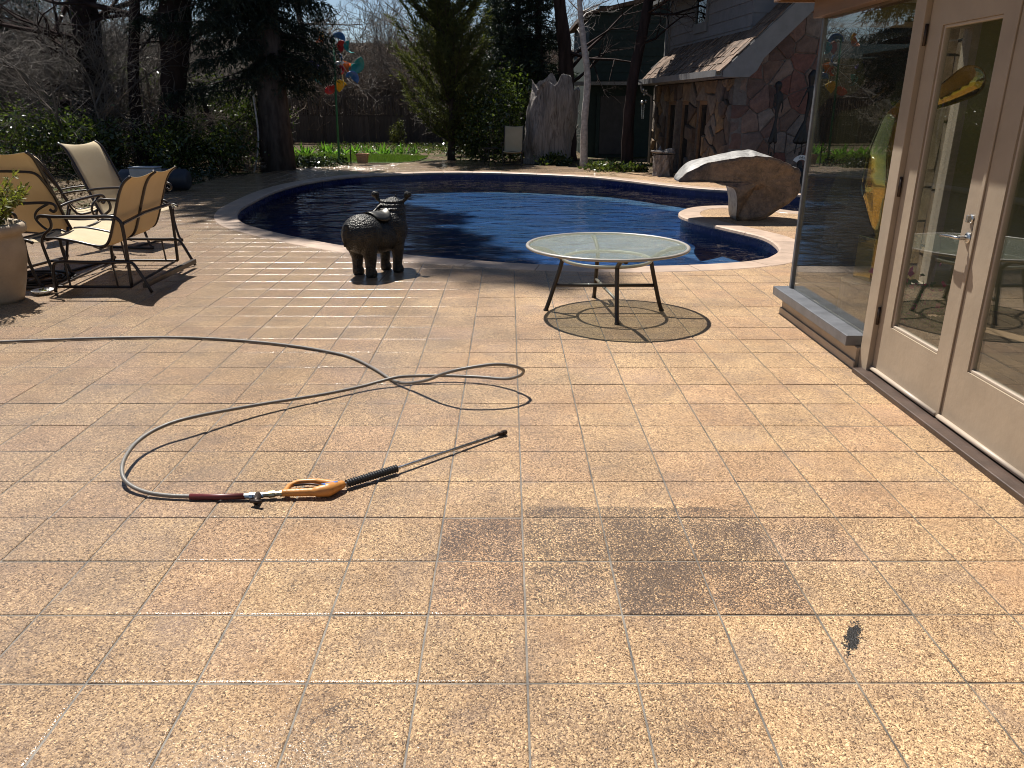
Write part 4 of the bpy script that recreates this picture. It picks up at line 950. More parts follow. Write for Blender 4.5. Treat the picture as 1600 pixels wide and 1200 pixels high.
# rubble pier outside the return window
pier = thing('stone_pier', 'sunlit buff rubble stone pier seen through the door glass', 'wall', (3.6, 6.55, 0), R(-12))
pw = MB().box(-.24, .3, -.5, .5, -.05, 2.9).build('pier_core', M_MORTAR, pier)
lay_stones(stone_mosaic([(-.5,-.02),(.5,-.02),(.5,2.9),(-.5,2.9)], 26, 31, 1.2, 1., .02), lambda y, z: (-.24, y, z), (-1, 0, 0), pw, M_STONE3, 32, .05, .16)
lay_stones(stone_mosaic([(-.24,-.02),(.3,-.02),(.3,2.9),(-.24,2.9)], 14, 33, 1.2, 1., .02), lambda x, z: (x, -.5, z), (0, -1, 0), pw, M_STONE3, 34, .03, .09)

# brass sculpture on its plinth inside
pl = thing('plinth', 'black round plinth with a mirrored brass block on it inside the corner window', 'plinth', (2.52, 5.28, .012))
MB().lathe([(.20, 0), (.20, .355), (.19, .366)], n=40).build('drum', M_BLACK, pl, smooth=False)
MB().box(-.09, .09, -.09, .09, .367, .66).build('block', M_BRASS, pl, bevel=.004, rz=R(12))
br = blob('brass_sculpture', [('c', [(0,0,0),(-.01,0,.14),(-.02,0,.34),(-.05,0,.54),(-.03,0,.74),(.05,0,.86),(.2,0,.87),(.31,0,.93),(.40,0,.985)], [.035,.09,.16,.125,.09,.066,.06,.085,.105])], M_BRASS, None, .0105, 14, (2.53, 5.28, .668))
tag(br, 'polished brass abstract sculpture with a swelling body and a bent bulbous head', 'sculpture')
fp = thing('flower_pot', 'small potted plant with pink flowers on the floor inside the door glass', 'plant', (2.66, 4.9, .012))
MB().lathe([(.07, 0), (.10, .13), (.105, .15), (.09, .15)], n=20).build('pot', M_TERRA, fp)
rg = np.random.default_rng(5); P = rg.normal(0, .09, (160, 3))+np.array([0, 0, .26]); np_mesh('foliage', *leaves(rg, P, .07), M_BULB, fp)
P = rg.normal(0, .1, (60, 3))+np.array([0, 0, .30]); np_mesh('flowers', *leaves(rg, P, .045, aspect=.9), M_PINK, fp)

# ------------------------------------------------------------------ pebble-dashed small things first: pressure hose and gun
HOSE = [(-4.6,4.8,.011),(-3.9,4.9,.011),(-3.4,4.975,.011),(-2.886,5.052,.011),(-2.379,5.085,.011),(-2.02,5.055,.011),(-1.693,4.98,.011),(-1.364,4.864,.011),(-1.08,4.711,.011),(-.934,4.58,.011),(-.783,4.382,.011),(-.694,4.244,.011),(-.617,4.143,.02),(-.535,4.068,.046),(-.433,3.966,.101),(-.358,3.907,.151),(-.253,3.875,.191),(-.084,3.896,.211),(.019,3.935,.191),(.067,3.975,.161),(.082,4.005,.136),(.062,4.046,.096),(-.016,4.12,.051),(-.164,4.199,.034),(-.35,4.221,.034),(-.531,4.192,.043),(-.636,4.155,.048),(-.74,4.111,.034),(-.836,4.05,.026),(-1.018,3.914,.031),(-1.299,3.711,.051),(-1.531,3.472,.081),(-1.637,3.357,.076),(-1.681,3.217,.066),(-1.666,3.058,.058),(-1.626,2.943,.045),(-1.572,2.874,.031),(-1.486,2.824,.019),(-1.384,2.798,.015),(-1.272,2.788,.015)]
hz = thing('pressure_hose', 'grey pressure hose looping over the tiles to a maroon sleeve', 'hose', (-1.27, 2.79, 0))
hl = (1.27, -2.79, 0)
MB().tube(spline(HOSE, 6), .0088, 12, cap=True).build('hose', M_HOSE, hz, smooth=True, loc=hl)
MB().tube([(-1.285, 2.788, .015), (-1.17, 2.786, .015), (-1.062, 2.788, .017)], .0125, 14).build('sleeve', M_HOSERED, hz, smooth=True, loc=hl)
gn = thing('spray_gun', 'orange pressure washer gun with a ribbed black grip and long steel lance', 'spray gun', (-.8, 2.82, 0)); gl_ = (.8, -2.82, 0)
MB().tube([(-1.066,2.788,.018),(-1.045,2.788,.018),(-1.044,2.788,.018),(-1.03,2.789,.018),(-1.029,2.789,.018),(-.99,2.795,.019)], [.012,.012,.0165,.0165,.013,.013], 8).build('fitting', M_STEEL, gn, loc=gl_)
MB().tube([(-1.01,2.79,.02),(-1.005,2.745,.018),(-1.003,2.733,.017)], [.016,.013,.011], 10).tube([(-1.025,2.74,.02),(-.978,2.725,.026)], .008, 8).build('valve', M_DARKSTEEL, gn, smooth=True, loc=gl_)
MB().tube([(-.989,2.795,.02),(-.97,2.797,.02),(-.969,2.797,.02),(-.945,2.80,.021),(-.944,2.80,.021),(-.925,2.802,.022),(-.924,2.802,.022),(-.905,2.803,.023)], [.011,.011,.015,.015,.010,.010,.014,.014], 8).build('coupling', M_BRASSFIT, gn, loc=gl_)
blob('gun_body', [('c', [(-.908,2.803,.024),(-.77,2.808,.027)], [.0165,.0185]), ('c', [(-.775,2.808,.027),(-.735,2.822,.028),(-.69,2.868,.027)], [.022,.029,.019]), ('c', [(-.715,2.875,.027),(-.80,2.905,.026),(-.875,2.90,.025),(-.905,2.865,.024),(-.908,2.81,.024)], [.016,.0125,.0115,.012,.012])], M_GUN, gn, .0042, 5, gl_)
MB().tube([(-.885,2.862,.028),(-.82,2.872,.029),(-.745,2.848,.03)], .0045, 8).build('trigger', M_DARKSTEEL, gn, smooth=True, loc=gl_)
MB().prism([(-.762,2.822,.0515),(-.742,2.812,.0515),(-.698,2.852,.0455),(-.706,2.862,.0450)], (0,0,.004)).build('side_label', M_GUNBLUE, gn, loc=gl_)
a, b_ = Vector((-.672, 2.884, .024)), Vector((-.484, 3.027, .024)); pts, rr = [], []
for i in range(61): pts.append(a+(b_-a)*i/60); rr.append(.0145 if i % 3 else .0185)
MB().tube(pts, rr, 12).build('foam_grip', M_BLACKRUB, gn, loc=gl_)
MB().tube([a-(b_-a)*.08, b_, (-.045, 3.423, .014)], .0068, 10).build('lance', M_STEEL, gn, smooth=True, loc=gl_)
MB().tube([(-.048,3.420,.014),(-.03,3.435,.014),(-.029,3.436,.014),(-.012,3.450,.014)], [.011,.011,.014,.012], 8).build('nozzle', M_DARKSTEEL, gn, loc=gl_)

# ------------------------------------------------------------------ round glass table
tb = thing('round_table', 'low round table with a hammered glass top near the pool edge', 'table', (.75, 5.88, 0))
MB().lathe([(.592, 0), (.592, .007)], n=64).build('glass_top', M_TGLASS, tb, loc=(0, 0, .503))
MB().tube([(.606*math.cos(2*math.pi*k/64), .606*math.sin(2*math.pi*k/64), .505) for k in range(65)], .0150, 10, cap=False, flat=.75).build('rim', M_TANMET, tb, smooth=True)
MB().tube([(.335*math.cos(2*math.pi*k/48), .335*math.sin(2*math.pi*k/48), .405) for k in range(49)], .0125, 10, cap=False).build('support_ring', M_TANMET, tb, smooth=True)
for k, (fx, fy) in enumerate(((.043,-.415),(-.458,0),(.444,.002),(-.038,.43))):
    u = Vector((fx, fy)).normalized()
    MB().tube(spline([(u.x*.59,u.y*.59,.492),(u.x*.47,u.y*.47,.475),(u.x*.355,u.y*.355,.415),(u.x*.345,u.y*.345,.37),(fx*.93,fy*.93,.1),(fx,fy,.006)], 5), .0165, 10).build('leg', M_BROWNMET, tb, smooth=True)
    MB().lathe([(.02, 0), (.02, .012)], n=12).build('foot_cap', M_BLACKRUB, tb, loc=(fx, fy, 0))
MB().tube([(-.405,0,.20),(.395,.001,.20)], .0135, 10).build('stretcher', M_BROWNMET, tb, smooth=True)
MB().tube([(.038,-.38,.17),(.0,0,.172),(-.034,.395,.17)], .0115, 10).build('stretcher', M_TANMET, tb, smooth=True)

# ------------------------------------------------------------------ glider loveseat
gd = thing('glider_loveseat', 'two seat tan sling glider bench seen from behind on the left', 'bench', (-3.45, 7.05, 0)); g0 = (3.45, -7.05, 0)
RP = [(-3.875,.452),(-3.77,.455),(-3.62,.43),(-3.47,.395),(-3.385,.392),(-3.335,.44),(-3.285,.56),(-3.235,.70),(-3.185,.83),(-3.135,.91),(-3.075,.955)]
rp = [(q.x, q.z) for q in spline([(x, 0, z) for x, z in RP], 4)]
YS = (6.50, 7.06, 7.62)
def gdx(y): return -(y-6.47)*.075
for y in YS:
    MB().tube([(x+gdx(y), y, z) for x, z in rp], .0145 if y != YS[1] else .022, 10, flat=.8).build('sling_rail', M_BROWNMET, gd, smooth=True, loc=g0)
for y0, y1 in ((YS[0]+.008, YS[1]-.018), (YS[1]+.018, YS[2]-.008)):
    rows = []
    for i, (x, z) in enumerate(rp):
        row = []
        for k in range(9):
            u = k/8; sag = .022*math.sin(math.pi*u); y = y0+(y1-y0)*u; e = i/(len(rp)-1)
            nx, nz = (0, -1) if e < .35 else ((.9, -.4) if e > .5 else (.5, -.8))
            tp = -.03*math.sin(math.pi*u)*max(0, (e-.9)/.1)
            row.append((x+gdx(y)+nx*sag*(0.3 if e > .5 else 1)+tp, y, z+nz*sag*(.2 if e > .5 else 1)+tp*.8))
        rows.append(row)
    o = MB().grid(rows).build('sling', M_SLING, gd, smooth=True, loc=g0); s_ = o.modifiers.new('t', 'SOLIDIFY'); s_.thickness = .0025
for y in (6.46, 7.655):
    d = gdx(y); S = lambda pts, r, n=10, nm='frame_tube': MB().tube(spline([(x+d, y+dy, z) for x, dy, z in pts], 4), r, n).build(nm, M_BROWNMET, gd, smooth=True, loc=g0)
    S([(-3.845,0,.005),(-3.84,0,.12),(-3.825,0,.225),(-3.77,0,.262),(-3.6,0,.263),(-3.3,0,.263),(-3.19,0,.262),(-3.135,0,.225),(-3.03,0,.005)], .0135, nm='base_frame')
    MB().tube([(-3.835+d, y+.03, .047), (-3.21+d, y+.03, .045)], .0125, 8).build('glide_rail', M_BROWNMET, gd, loc=g0)
    for x in (-3.735, -3.335): MB().tube([(x+d, y+.016, .262), (x+.015+d, y+.016, .05)], .0125, 8, flat=.5).build('hanger', M_BROWNMET, gd, loc=g0)
    S([(-3.84,.03,.047),(-3.86,.03,.2),(-3.89,.03,.36),(-3.895,.03,.43),(-3.86,.03,.49),(-3.80,.03,.54),(-3.79,.03,.59),(-3.81,.03,.632),(-3.86,.03,.636)], .0125, nm='front_upright')
    S([(-3.90,.03,.618),(-3.865,.03,.64),(-3.75,.03,.634),(-3.5,.03,.632),(-3.29,.03,.636),(-3.225,.03,.605),(-3.205,.03,.54),(-3.205,.03,.3),(-3.21,.03,.045)], .0145, nm='armrest')
MB().box(-3.10, -3.065, 6.46, 7.56, .045, .085).build('rear_cross_bar', M_BROWNMET, gd, loc=g0).rotation_euler.z = 0
gd.children[-1].rotation_euler.z = 0
MB().tube([(-3.205, 6.50, .575), (-3.255, 7.03, .60), (-3.29, 7.66, .60)], .0155, 8).build('back_cross_bar', M_BROWNMET, gd, loc=g0)
for x, z in ((-3.85, .44), (-3.42, .37), (-3.83, .05), (-3.22, .046)): MB().tube([(x+gdx(6.5), 6.5, z), (x+gdx(7.62), 7.62, z)], .012, 8).build('cross_tube', M_BROWNMET, gd, loc=g0)

# ------------------------------------------------------------------ sling lounge chairs
def lounge_chair(label):
    t = thing('lounge_chair', label, 'chair', group='tan sling lounge chairs')
    prof = [(q.x, q.z) for q in spline([(.34,0,.40),(.26,0,.425),(.08,0,.385),(-.10,0,.345),(-.20,0,.36),(-.27,0,.47),(-.34,0,.64),(-.42,0,.83),(-.50,0,1.0),(-.55,0,1.075),(-.61,0,1.115)], 4)]
    for s in (-1, 1):
        MB().tube([(s*.285, y, z) for y, z in prof], .0145, 8).build('side_rail', M_BROWNMET, t, smooth=True)
        MB().tube(spline([(s*.30,-.335,.62),(s*.315,-.2,.645),(s*.325,0,.66),(s*.325,.18,.665),(s*.325,.25,.65),(s*.325,.265,.61),(s*.325,.235,.585),(s*.325,.205,.605)], 5), .0135, 8).build('armrest', M_BROWNMET, t, smooth=True)
        MB().tube(spline([(s*.322,.20,.655),(s*.318,.10,.60),(s*.31,.07,.53),(s*.30,.13,.45),(s*.29,.22,.40)], 5), .011, 8).build('arm_support', M_BROWNMET, t, smooth=True)
        MB().tube(spline([(s*.29,.27,.41),(s*.28,.27,.25),(s*.27,.31,.06),(s*.27,.34,.015),(s*.27,.1,.012),(s*.27,-.3,.012),(s*.27,-.40,.015),(s*.275,-.36,.12),(s*.285,-.27,.42)], 5), .0135, 8).build('leg_frame', M_BROWNMET, t, smooth=True)
    rows = []
    for i, (y, z) in enumerate(prof):
        e = i/(len(prof)-1)
        rows.append([(-.275+.55*k/8, y-(.012 if e > .45 else 0)*math.sin(math.pi*k/8)+.035*math.sin(math.pi*k/8)*max(0, (e-.9)/.1), z-(.02 if e < .5 else .028*max(0, (e-.9)/.1))*math.sin(math.pi*k/8)) for k in range(9)])
    o = MB().grid(rows).build('sling', M_SLING, t, smooth=True); m_ = o.modifiers.new('t', 'SOLIDIFY'); m_.thickness = .0025
    MB().tube(spline([(-.285,-.38,.72),(-.28,-.455,.84),(-.24,-.505,.925),(-.1,-.52,.94),(.1,-.52,.94),(.24,-.505,.925),(.28,-.455,.84),(.285,-.38,.72)], 5), .0125, 8).build('back_bar', M_BROWNMET, t, smooth=True)
    for y, z in ((.26,.41),(-.2,.345),(.1,.014)): MB().tube([(-.28, y, z), (.28, y, z)], .0115, 8).build('cross_tube', M_BROWNMET, t)
    return t
ch = lounge_chair('tan sling lounge chair seen from behind over the planter juniper')
ch.location = (-4.40, 7.70, 0); ch.rotation_euler.z = R(-9)
for lb, loc, rz, s in (('tall tan sling lounge chair turned towards the pool, its front showing', (-4.22, 8.92, 0), -102, 1.), ('tan sling lounge chair mostly hidden between the two tall chair backs', (-5.05, 9.55, 0), -60, .86),
                       ('tan sling lounge chair hidden behind the planter with one arm and seat edge showing', (-4.38, 6.86, 0), -88, 1.), ('shaded grey looking sling chair by the side table across the pool', (.11, 21.75, 0), 176, .9)):
    c = copy_tree(ch); c.location = loc; c.rotation_euler.z = R(rz); c.scale = (s, s, s); c['label'] = lb
st_ = thing('side_table', 'small dark side table left of the far chair across the pool', 'table', (-.52, 21.75, 0))
MB().lathe([(.23, .43), (.235, .435), (.235, .445), (.23, .45)], n=28).build('table_top', M_BROWNMET, st_)
for k in range(3):
    a = 2.1*k+.4; MB().tube([(.15*math.cos(a), .15*math.sin(a), .43), (.07*math.cos(a), .07*math.sin(a), .22), (.19*math.cos(a), .19*math.sin(a), .005)], .012, 8).build('leg', M_BROWNMET, st_, smooth=True)

# ------------------------------------------------------------------ planter, saucer, coil
pn = thing('planter', 'beige rolled rim planter with a golden juniper at the left edge', 'planter', (-4.16, 6.17, 0))
MB().lathe([(.19, 0), (.20, .03), (.235, .16), (.268, .32), (.278, .42), (.268, .50), (.262, .53), (.30, .545), (.312, .575), (.308, .61), (.285, .625), (.25, .615), (.245, .56)], n=40).build('pot', M_POT, pn, smooth=True)
MB().lathe([(.244, .585), (.0, .60)], n=24).build('potting_soil', M_SOIL, pn)
rg = np.random.default_rng(77); S, LP_, LD_ = [], [], []
for k in range(46):
    a = rg.uniform(0, 6.28); d = np.array([math.cos(a)*rg.uniform(.1, .8), math.sin(a)*rg.uniform(.1, .8), 1.]); d /= np.linalg.norm(d); L = rg.uniform(.25, .52); p = np.array([math.cos(a)*.12, math.sin(a)*.12, .6])
    for i in range(5):
        q = p+d*L/5; S.append((*p, *q, .006-.001*i, .005-.001*i))
        for _ in range(16): LP_.append(p+(q-p)*rg.uniform()); LD_.append(d+rg.normal(0, .5, 3))
        d = d+rg.normal(0, .12, 3)+np.array([math.cos(a)*.1, math.sin(a)*.1, -.03]); d /= np.linalg.norm(d); p = q
np_mesh('stems', *seg_mesh(S, 4), M_TWIG2, pn); np_mesh('foliage', *leaves(rg, np.array(LP_), .055, .2, .3, D=np.array(LD_)), M_GOLD, pn)
sa = thing('saucer', 'small white enamel saucer holding crumbs at the planter foot', 'saucer', (-3.93, 6.42, 0))
MB().lathe([(.05, .004), (.075, .02), (.088, .035), (.085, .037), (.07, .022), (.0, .012)], n=24).build('dish', M_WHITE, sa, smooth=True)
P = np.random.default_rng(4).normal(0, .03, (60, 3))*np.array([1, 1, .1])+np.array([0, 0, .024]); np_mesh('crumbs', *leaves(np.random.default_rng(4), P, .018, 1., .8), M_GOLD, sa)
coil = []
for k in range(150): a = k*.16; coil.append(((.34-.0012*k)*math.cos(a), (.34-.0012*k)*math.sin(a), .012+.016*(int(a/6.283) % 2)+.004*math.sin(a*3)))
tag(MB().tube(coil, .0105, 8).build('coiled_hose', M_BLACKRUB, None, smooth=True, loc=(-4.33, 6.98, 0)), 'black hose coiled flat on the tiles behind the planter', 'hose')
dr = thing('covered_drum', 'dark blue round ended covered drum lying in the shade behind the chairs', 'drum', (-6.6, 14.9, 0))
MB().lathe([(.02, -.62), (.15, -.62), (.19, -.575), (.198, -.3), (.198, .3), (.19, .575), (.15, .62), (.02, .62)], n=28).build('body', M_DRUM, dr, smooth=True, loc=(0, 0, .20)).rotation_euler = (0, R(90), R(4))
for x in (-.35, .35): MB().box(-.03, .03, -.2, .2, 0, .06).build('cradle', M_BLACK, dr, loc=(x, 0, 0))
bx = thing('plastic_box', 'pale grey plastic box standing close against the dark covered drum', 'box', (-6.55, 14.45, 0))
MB().add([(-.22,-.15,.0),(.22,-.15,0),(.22,.15,0),(-.22,.15,0),(-.235,-.16,.44),(.235,-.16,.44),(.235,.16,.44),(-.235,.16,.44)], [(3,2,1,0),(4,5,6,7),(0,1,5,4),(1,2,6,5),(2,3,7,6),(3,0,4,7)]).build('body', M_BOX, bx, bevel=.03)
MB().box(-.24, .24, -.165, .165, .442, .465).build('lid', M_BOX, bx, bevel=.01)

# ------------------------------------------------------------------ bronze rhinoceros seen from behind
HD = math.atan2(.68, .735)     # heading towards the pool, to the right
rh = thing('rhinoceros_statue', 'small dark bronze rhinoceros statue standing on the pool edge with its back to us', 'statue', (-1.235, 7.31, 0))
rh.rotation_euler.z = -HD+R(90)-R(0)
def E(c, r, rot=(0,0,0)): return ('e', c, r, rot)
parts = [E((-.16,0,.385),(.20,.205,.185)), E((-.02,0,.355),(.24,.20,.165)), E((.15,0,.40),(.17,.185,.19)), E((.20,.01,.50),(.13,.135,.16)), E((.25,.05,.56),(.12,.12,.13),(0,0,.7)),
         E((.33,.14,.52),(.17,.085,.09),(0,.45,.75)), ('c', [(.42,.22,.50),(.45,.25,.60),(.455,.255,.68)], [.045,.026,.008]), ('c', [(.34,.14,.58),(.35,.15,.66)], [.035,.012])]
for s in (-1, 1):
    parts += [('c', [(-.19,s*.105,.32),(-.165,s*.10,.16),(-.175,s*.098,.06),(-.165,s*.098,.03)], [.088,.056,.046,.058]), ('c', [(.15,s*.10,.32),(.16,s*.095,.16),(.15,s*.093,.06),(.16,s*.093,.03)], [.082,.052,.043,.055]),
              ('c', [(.235-s*.05,.05+s*.055,.63),(.235-s*.085,.05+s*.10,.665),(.235-s*.095,.05+s*.112,.70)], [.020,.018,.024]), E((.235-s*.10,.05+s*.118,.712),(.038,.038,.032))]
for k, z in enumerate((.555,.59,.625,.655)): parts.append(E((.185+.012*k,.02+.008*k,z),(.142-.012*k,.150-.012*k,.013)))
parts += [E((-.335,0,.36),(.022,.05,.11)), ('c', [(-.345,0,.48),(-.375,0,.40),(-.372,0,.30)], [.024,.016,.012])]
blob('body', parts, M_BRONZE, rh, .0095, 3)
rows = []
for i in range(9):
    x = -.10+.22*i/8; e = math.sin(math.pi*i/8)
    rows.append([(x, .175*math.sin(t), .368+.208*math.cos(t)+.006+.035*(i > 6)*(i-6)/2*math.cos(t)) for t in np.linspace(-.15-.75*e**.3, .95*e**.3+.1, 11)])
sd_o = MB().grid(rows).build('saddle', M_BRONZE_S, rh, smooth=True); m_ = sd_o.modifiers.new('t', 'SOLIDIFY'); m_.thickness = .012
MB().tube(spline([(-.08,.02,.553),(.0,.05,.565),(.07,.065,.60),(.12,.06,.63)], 5), [.012]*10+[.02]*6, 8, flat=.6).build('saddle_horn', M_BRONZE_S, rh, smooth=True)

# ------------------------------------------------------------------ mushroom-like polished stone on the peninsula
SC = [(2.31,.55),(2.38,.67),(2.5,.78),(2.69,.83),(2.9,.88),(3.11,.92),(3.26,.94),(3.39,.94),(3.53,.89),(3.68,.83),(3.82,.76),(3.92,.73),(3.98,.65),(3.97,.56),(4.0,.46),(3.96,.35),(3.87,.25),(3.76,.17),(3.64,.08),(3.57,.03),(3.4,-.005),(3.19,.0),(3.16,.14),(3.15,.25),(3.13,.35),(3.09,.44),(3.02,.47),(2.88,.51),(2.75,.53),(2.54,.55),(2.41,.53)]
FE = [(2.31,.55),(2.4,.65),(2.53,.71),(2.66,.78),(2.8,.81),(2.98,.835),(3.15,.86),(3.38,.875),(3.58,.855),(3.71,.815),(3.9,.72)]
sil = [(q.x, q.z) for q in spline([(x, 0, z) for x, z in SC], 3, True)]
fx_, fz_ = [p[0] for p in FE], [p[1] for p in FE]
sp = thing('stone_sculpture', 'overhanging whale tail shaped stone with a brown burl face on the pool peninsula', 'sculpture', (3.4, 11.1, 0))
rg = np.random.default_rng(9); rows = []; cx_, cz_ = 3.35, .45; nn = len(sil)
jit = [rg.normal(0, .0025)+.012*mnoise.noise(Vector((x*6, z*6, 3.))) for x, z in sil]
for y, k, front in ((-.26, .985, 1), (-.245, 1., 1), (-.10, 1., .4), (.08, 1., 0), (.26, .96, 0), (.40, .84, 0), (.48, .6, 0)):
    row = []
    for i, (x, z) in enumerate(sil):
        xx, zz_ = cx_+(x-cx_)*k, (cz_+(z-cz_)*k if z > .2 else z*(1 if k > .9 else .9)+.0)
        if front and z > .53: zf = min(zz_, np.interp(x, fx_, fz_)); zz_ = zz_+(zf-zz_)*front
        if z < .3: yy = y*(.75+.25*z/.3)
        else: yy = y
        row.append((xx-3.4, yy+jit[i]*(1 if front == 0 else .4), zz_+jit[(i*7) % nn]*.8))
    rows.append(row)
mb = MB(); mb.grid(rows[1:], close=True)
last = rows[-1]; c = [sum(p[j] for p in last)/nn for j in range(3)]; mb.add(last+[(c[0], c[1]+.03, c[2])], [(i, (i+1) % nn, nn) for i in range(nn)])
mb.build('stone_body', M_ROCKSUNLIT, sp, smooth=True, sub=1)
# face as a hollowed sheet
mb = MB(); fr = [rows[1], rows[0]]
for k, dy in ((.86, .02), (.66, .045), (.44, .06), (.2, .07)): fr.append([(cx_-3.4+.1+(p[0]-(cx_-3.4+.1))*k, p[1]+dy, .52+(p[2]-.52)*k) for p in rows[0]])
mb.grid(fr, close=True); last = fr[-1]; mb.add(last+[(cx_-3.3, -.19, .52)], [(i, (i+1) % nn, nn) for i in range(nn)])
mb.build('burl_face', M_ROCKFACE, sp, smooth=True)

# ------------------------------------------------------------------ striped windmill on a green pole
wm = thing('windmill', 'garden windmill of bright painted metal cups on a tall green pole', 'windmill', (-4.87, 23.1, -.03))
MB().tube([(0,0,0),(.03,0,1.6),(.09,0,3.36)], [.034,.03,.022], 10).build('pole', M_GREENP, wm, smooth=True)
hub = (.24, .02, 2.66)
MB().tube([(.07,0,2.66),(.30,.0,2.66)], .025, 10).lathe([(.05,-.04),(.07,0),(.05,.04)], (.26,0,2.66), 14).build('hub', M_WHITE, wm)
def W2(px, py): return ((px-525)*.0183+.02, 3.35-(py-55)*.0183)
cups = [(506,63,'orange',.11),(511,58,'yellow',.09),(533,59,'blue',.15),(544,71,'red',.13),(552,74,'teal',.14),(546,94,'orange',.15),(557,94,'teal',.185),(538,106,'red',.11),(551,115,'blue',.15),(538,126,'yellow',.16),(503,118,'teal',.13),(500,96,'purple',.14),(516,128,'red',.12),(534,90,'blue',.12)]
for i, (px, py, c_, r_) in enumerate(cups):
    x, z = W2(px, py); dx, dz = x-hub[0], z-hub[2]; y = -.10*math.cos(i*1.7)
    MB().tube([hub, (x, y, z)], .007, 6).build('spoke', M_WHITE, wm)
    rows = []; ax = Vector((-.45*(1 if i % 2 else -1), -.75, .5*math.sin(i*2.))).normalized(); A_ = ax.orthogonal().normalized(); B_ = ax.cross(A_)
    for rr_, hh_ in ((.01, .0), (.55, .06), (1., .17)): rows.append([Vector((x, y, z))+ax*(hh_-.08)+A_*math.cos(t*.33+i)*r_*rr_*1.35+B_*math.sin(t*.33+i)*r_*rr_*1.35 for t in range(12)])
    o = MB().grid(rows).build('cup', PAINT[c_], wm, smooth=True); m_ = o.modifiers.new('t', 'SOLIDIFY'); m_.thickness = .006

# ------------------------------------------------------------------ driftwood stump, log pedestal, terracotta pot
sm = thing('driftwood_stump', 'huge bleached driftwood stump with a ragged top standing across the pool', 'stump', (1.24, 22.9, -.04))
rg = np.random.default_rng(21); n = 72; rows = []; ph = rg.uniform(0, 6.28, 9)
for j in range(30):
    u = j/29; z = 2.45*u; row = []
    for i in range(n):
        a = 2*math.pi*i/n; tw = a+.25*u
        fl_r = .07*math.sin(3*tw+ph[0]+u)+.035*math.sin(7*tw+ph[1]+u*3)+.012*math.sin(17*tw+ph[2]+u*4)+.008*math.sin(31*tw+ph[3]+u*9)
        r_ = (.50+.07*u+.08*math.sin(u*3.0+.4)+fl_r*(.6+.5*abs(u-.5)))*(1.12 if u < .06 else 1)
        if .25 < u < .62 and math.cos(a-.2) > .7: r_ += .05*math.sin((u-.25)*8.5)
        r_ *= 1+.30*mnoise.noise(Vector((math.cos(a)*1.4, math.sin(a)*1.4, z*.8)))+.08*mnoise.noise(Vector((math.cos(a)*5, math.sin(a)*5, z*1.8)))
        zt = 2.1+.20*math.sin(2*a+ph[4])+.12*math.sin(5*a+ph[5])+.05*math.sin(11*a+ph[6])
        row.append((r_*1.12*math.cos(a), r_*.8*math.sin(a), min(z, zt) if u > .7 else z))
    rows.append(row)
mb = MB().grid(rows, close=True); tp = rows[-1]; mb.add(tp+[(0, 0, 1.35)], [(i, (i+1) % n, n) for i in range(n)])
mb.build('trunk', M_DRIFT, sm, smooth=True)
lp = thing('log_pedestal', 'knobbly upright log pedestal with a driftwood slab on top by the house corner', 'pedestal', (3.55, 18.4, -.0))
rows = []
for j in range(12):
    u = j/11; rows.append([((.20+.03*math.sin(4*a+u*3)+.02*math.sin(11*a+j)+.02*(u < .1))*math.cos(a), (.20+.03*math.sin(5*a+u*2)+.02*math.sin(9*a-j))*math.sin(a), .47*u) for a in np.linspace(0, 2*math.pi, 36, False)])
MB().grid(rows, close=True).build('log', M_DRIFT, lp, smooth=True)
blob('slab', [E((-.02,0,.52),(.30,.17,.045),(0,.08,0)), E((.14,.02,.56),(.13,.1,.05)), ('c', [(-.10,0,.55),(-.09,0,.66)], [.05,.02])], M_DRIFT, lp, .02, 3)
tp_ = thing('terracotta_pot', 'square rimmed terracotta pot on the lawn edge by the windmill', 'pot', (-4.05, 22.3, 0))
MB().add([(-.12,-.12,0),(.12,-.12,0),(.12,.12,0),(-.12,.12,0),(-.15,-.15,.22),(.15,-.15,.22),(.15,.15,.22),(-.15,.15,.22)], [(3,2,1,0),(4,5,6,7),(0,1,5,4),(1,2,6,5),(2,3,7,6),(3,0,4,7)]).build('body', M_TERRA, tp_, bevel=.008)
mb = MB()
for a in ((-.17,.17,-.17,-.135),(-.17,.17,.135,.17),(-.17,-.135,-.135,.135),(.135,.17,-.135,.135)): mb.box(*a, .222, .265)
mb.build('rim', M_TERRA, tp_, bevel=.006)
tag(MB().tube([(0,0,0),(.01,0,.55)], .018, 8).build('garden_stake', M_BLACK, None, loc=(-4.42, 22.5, -.04)), 'short dark stake in the bed between windmill pole and terracotta pot', 'stake')

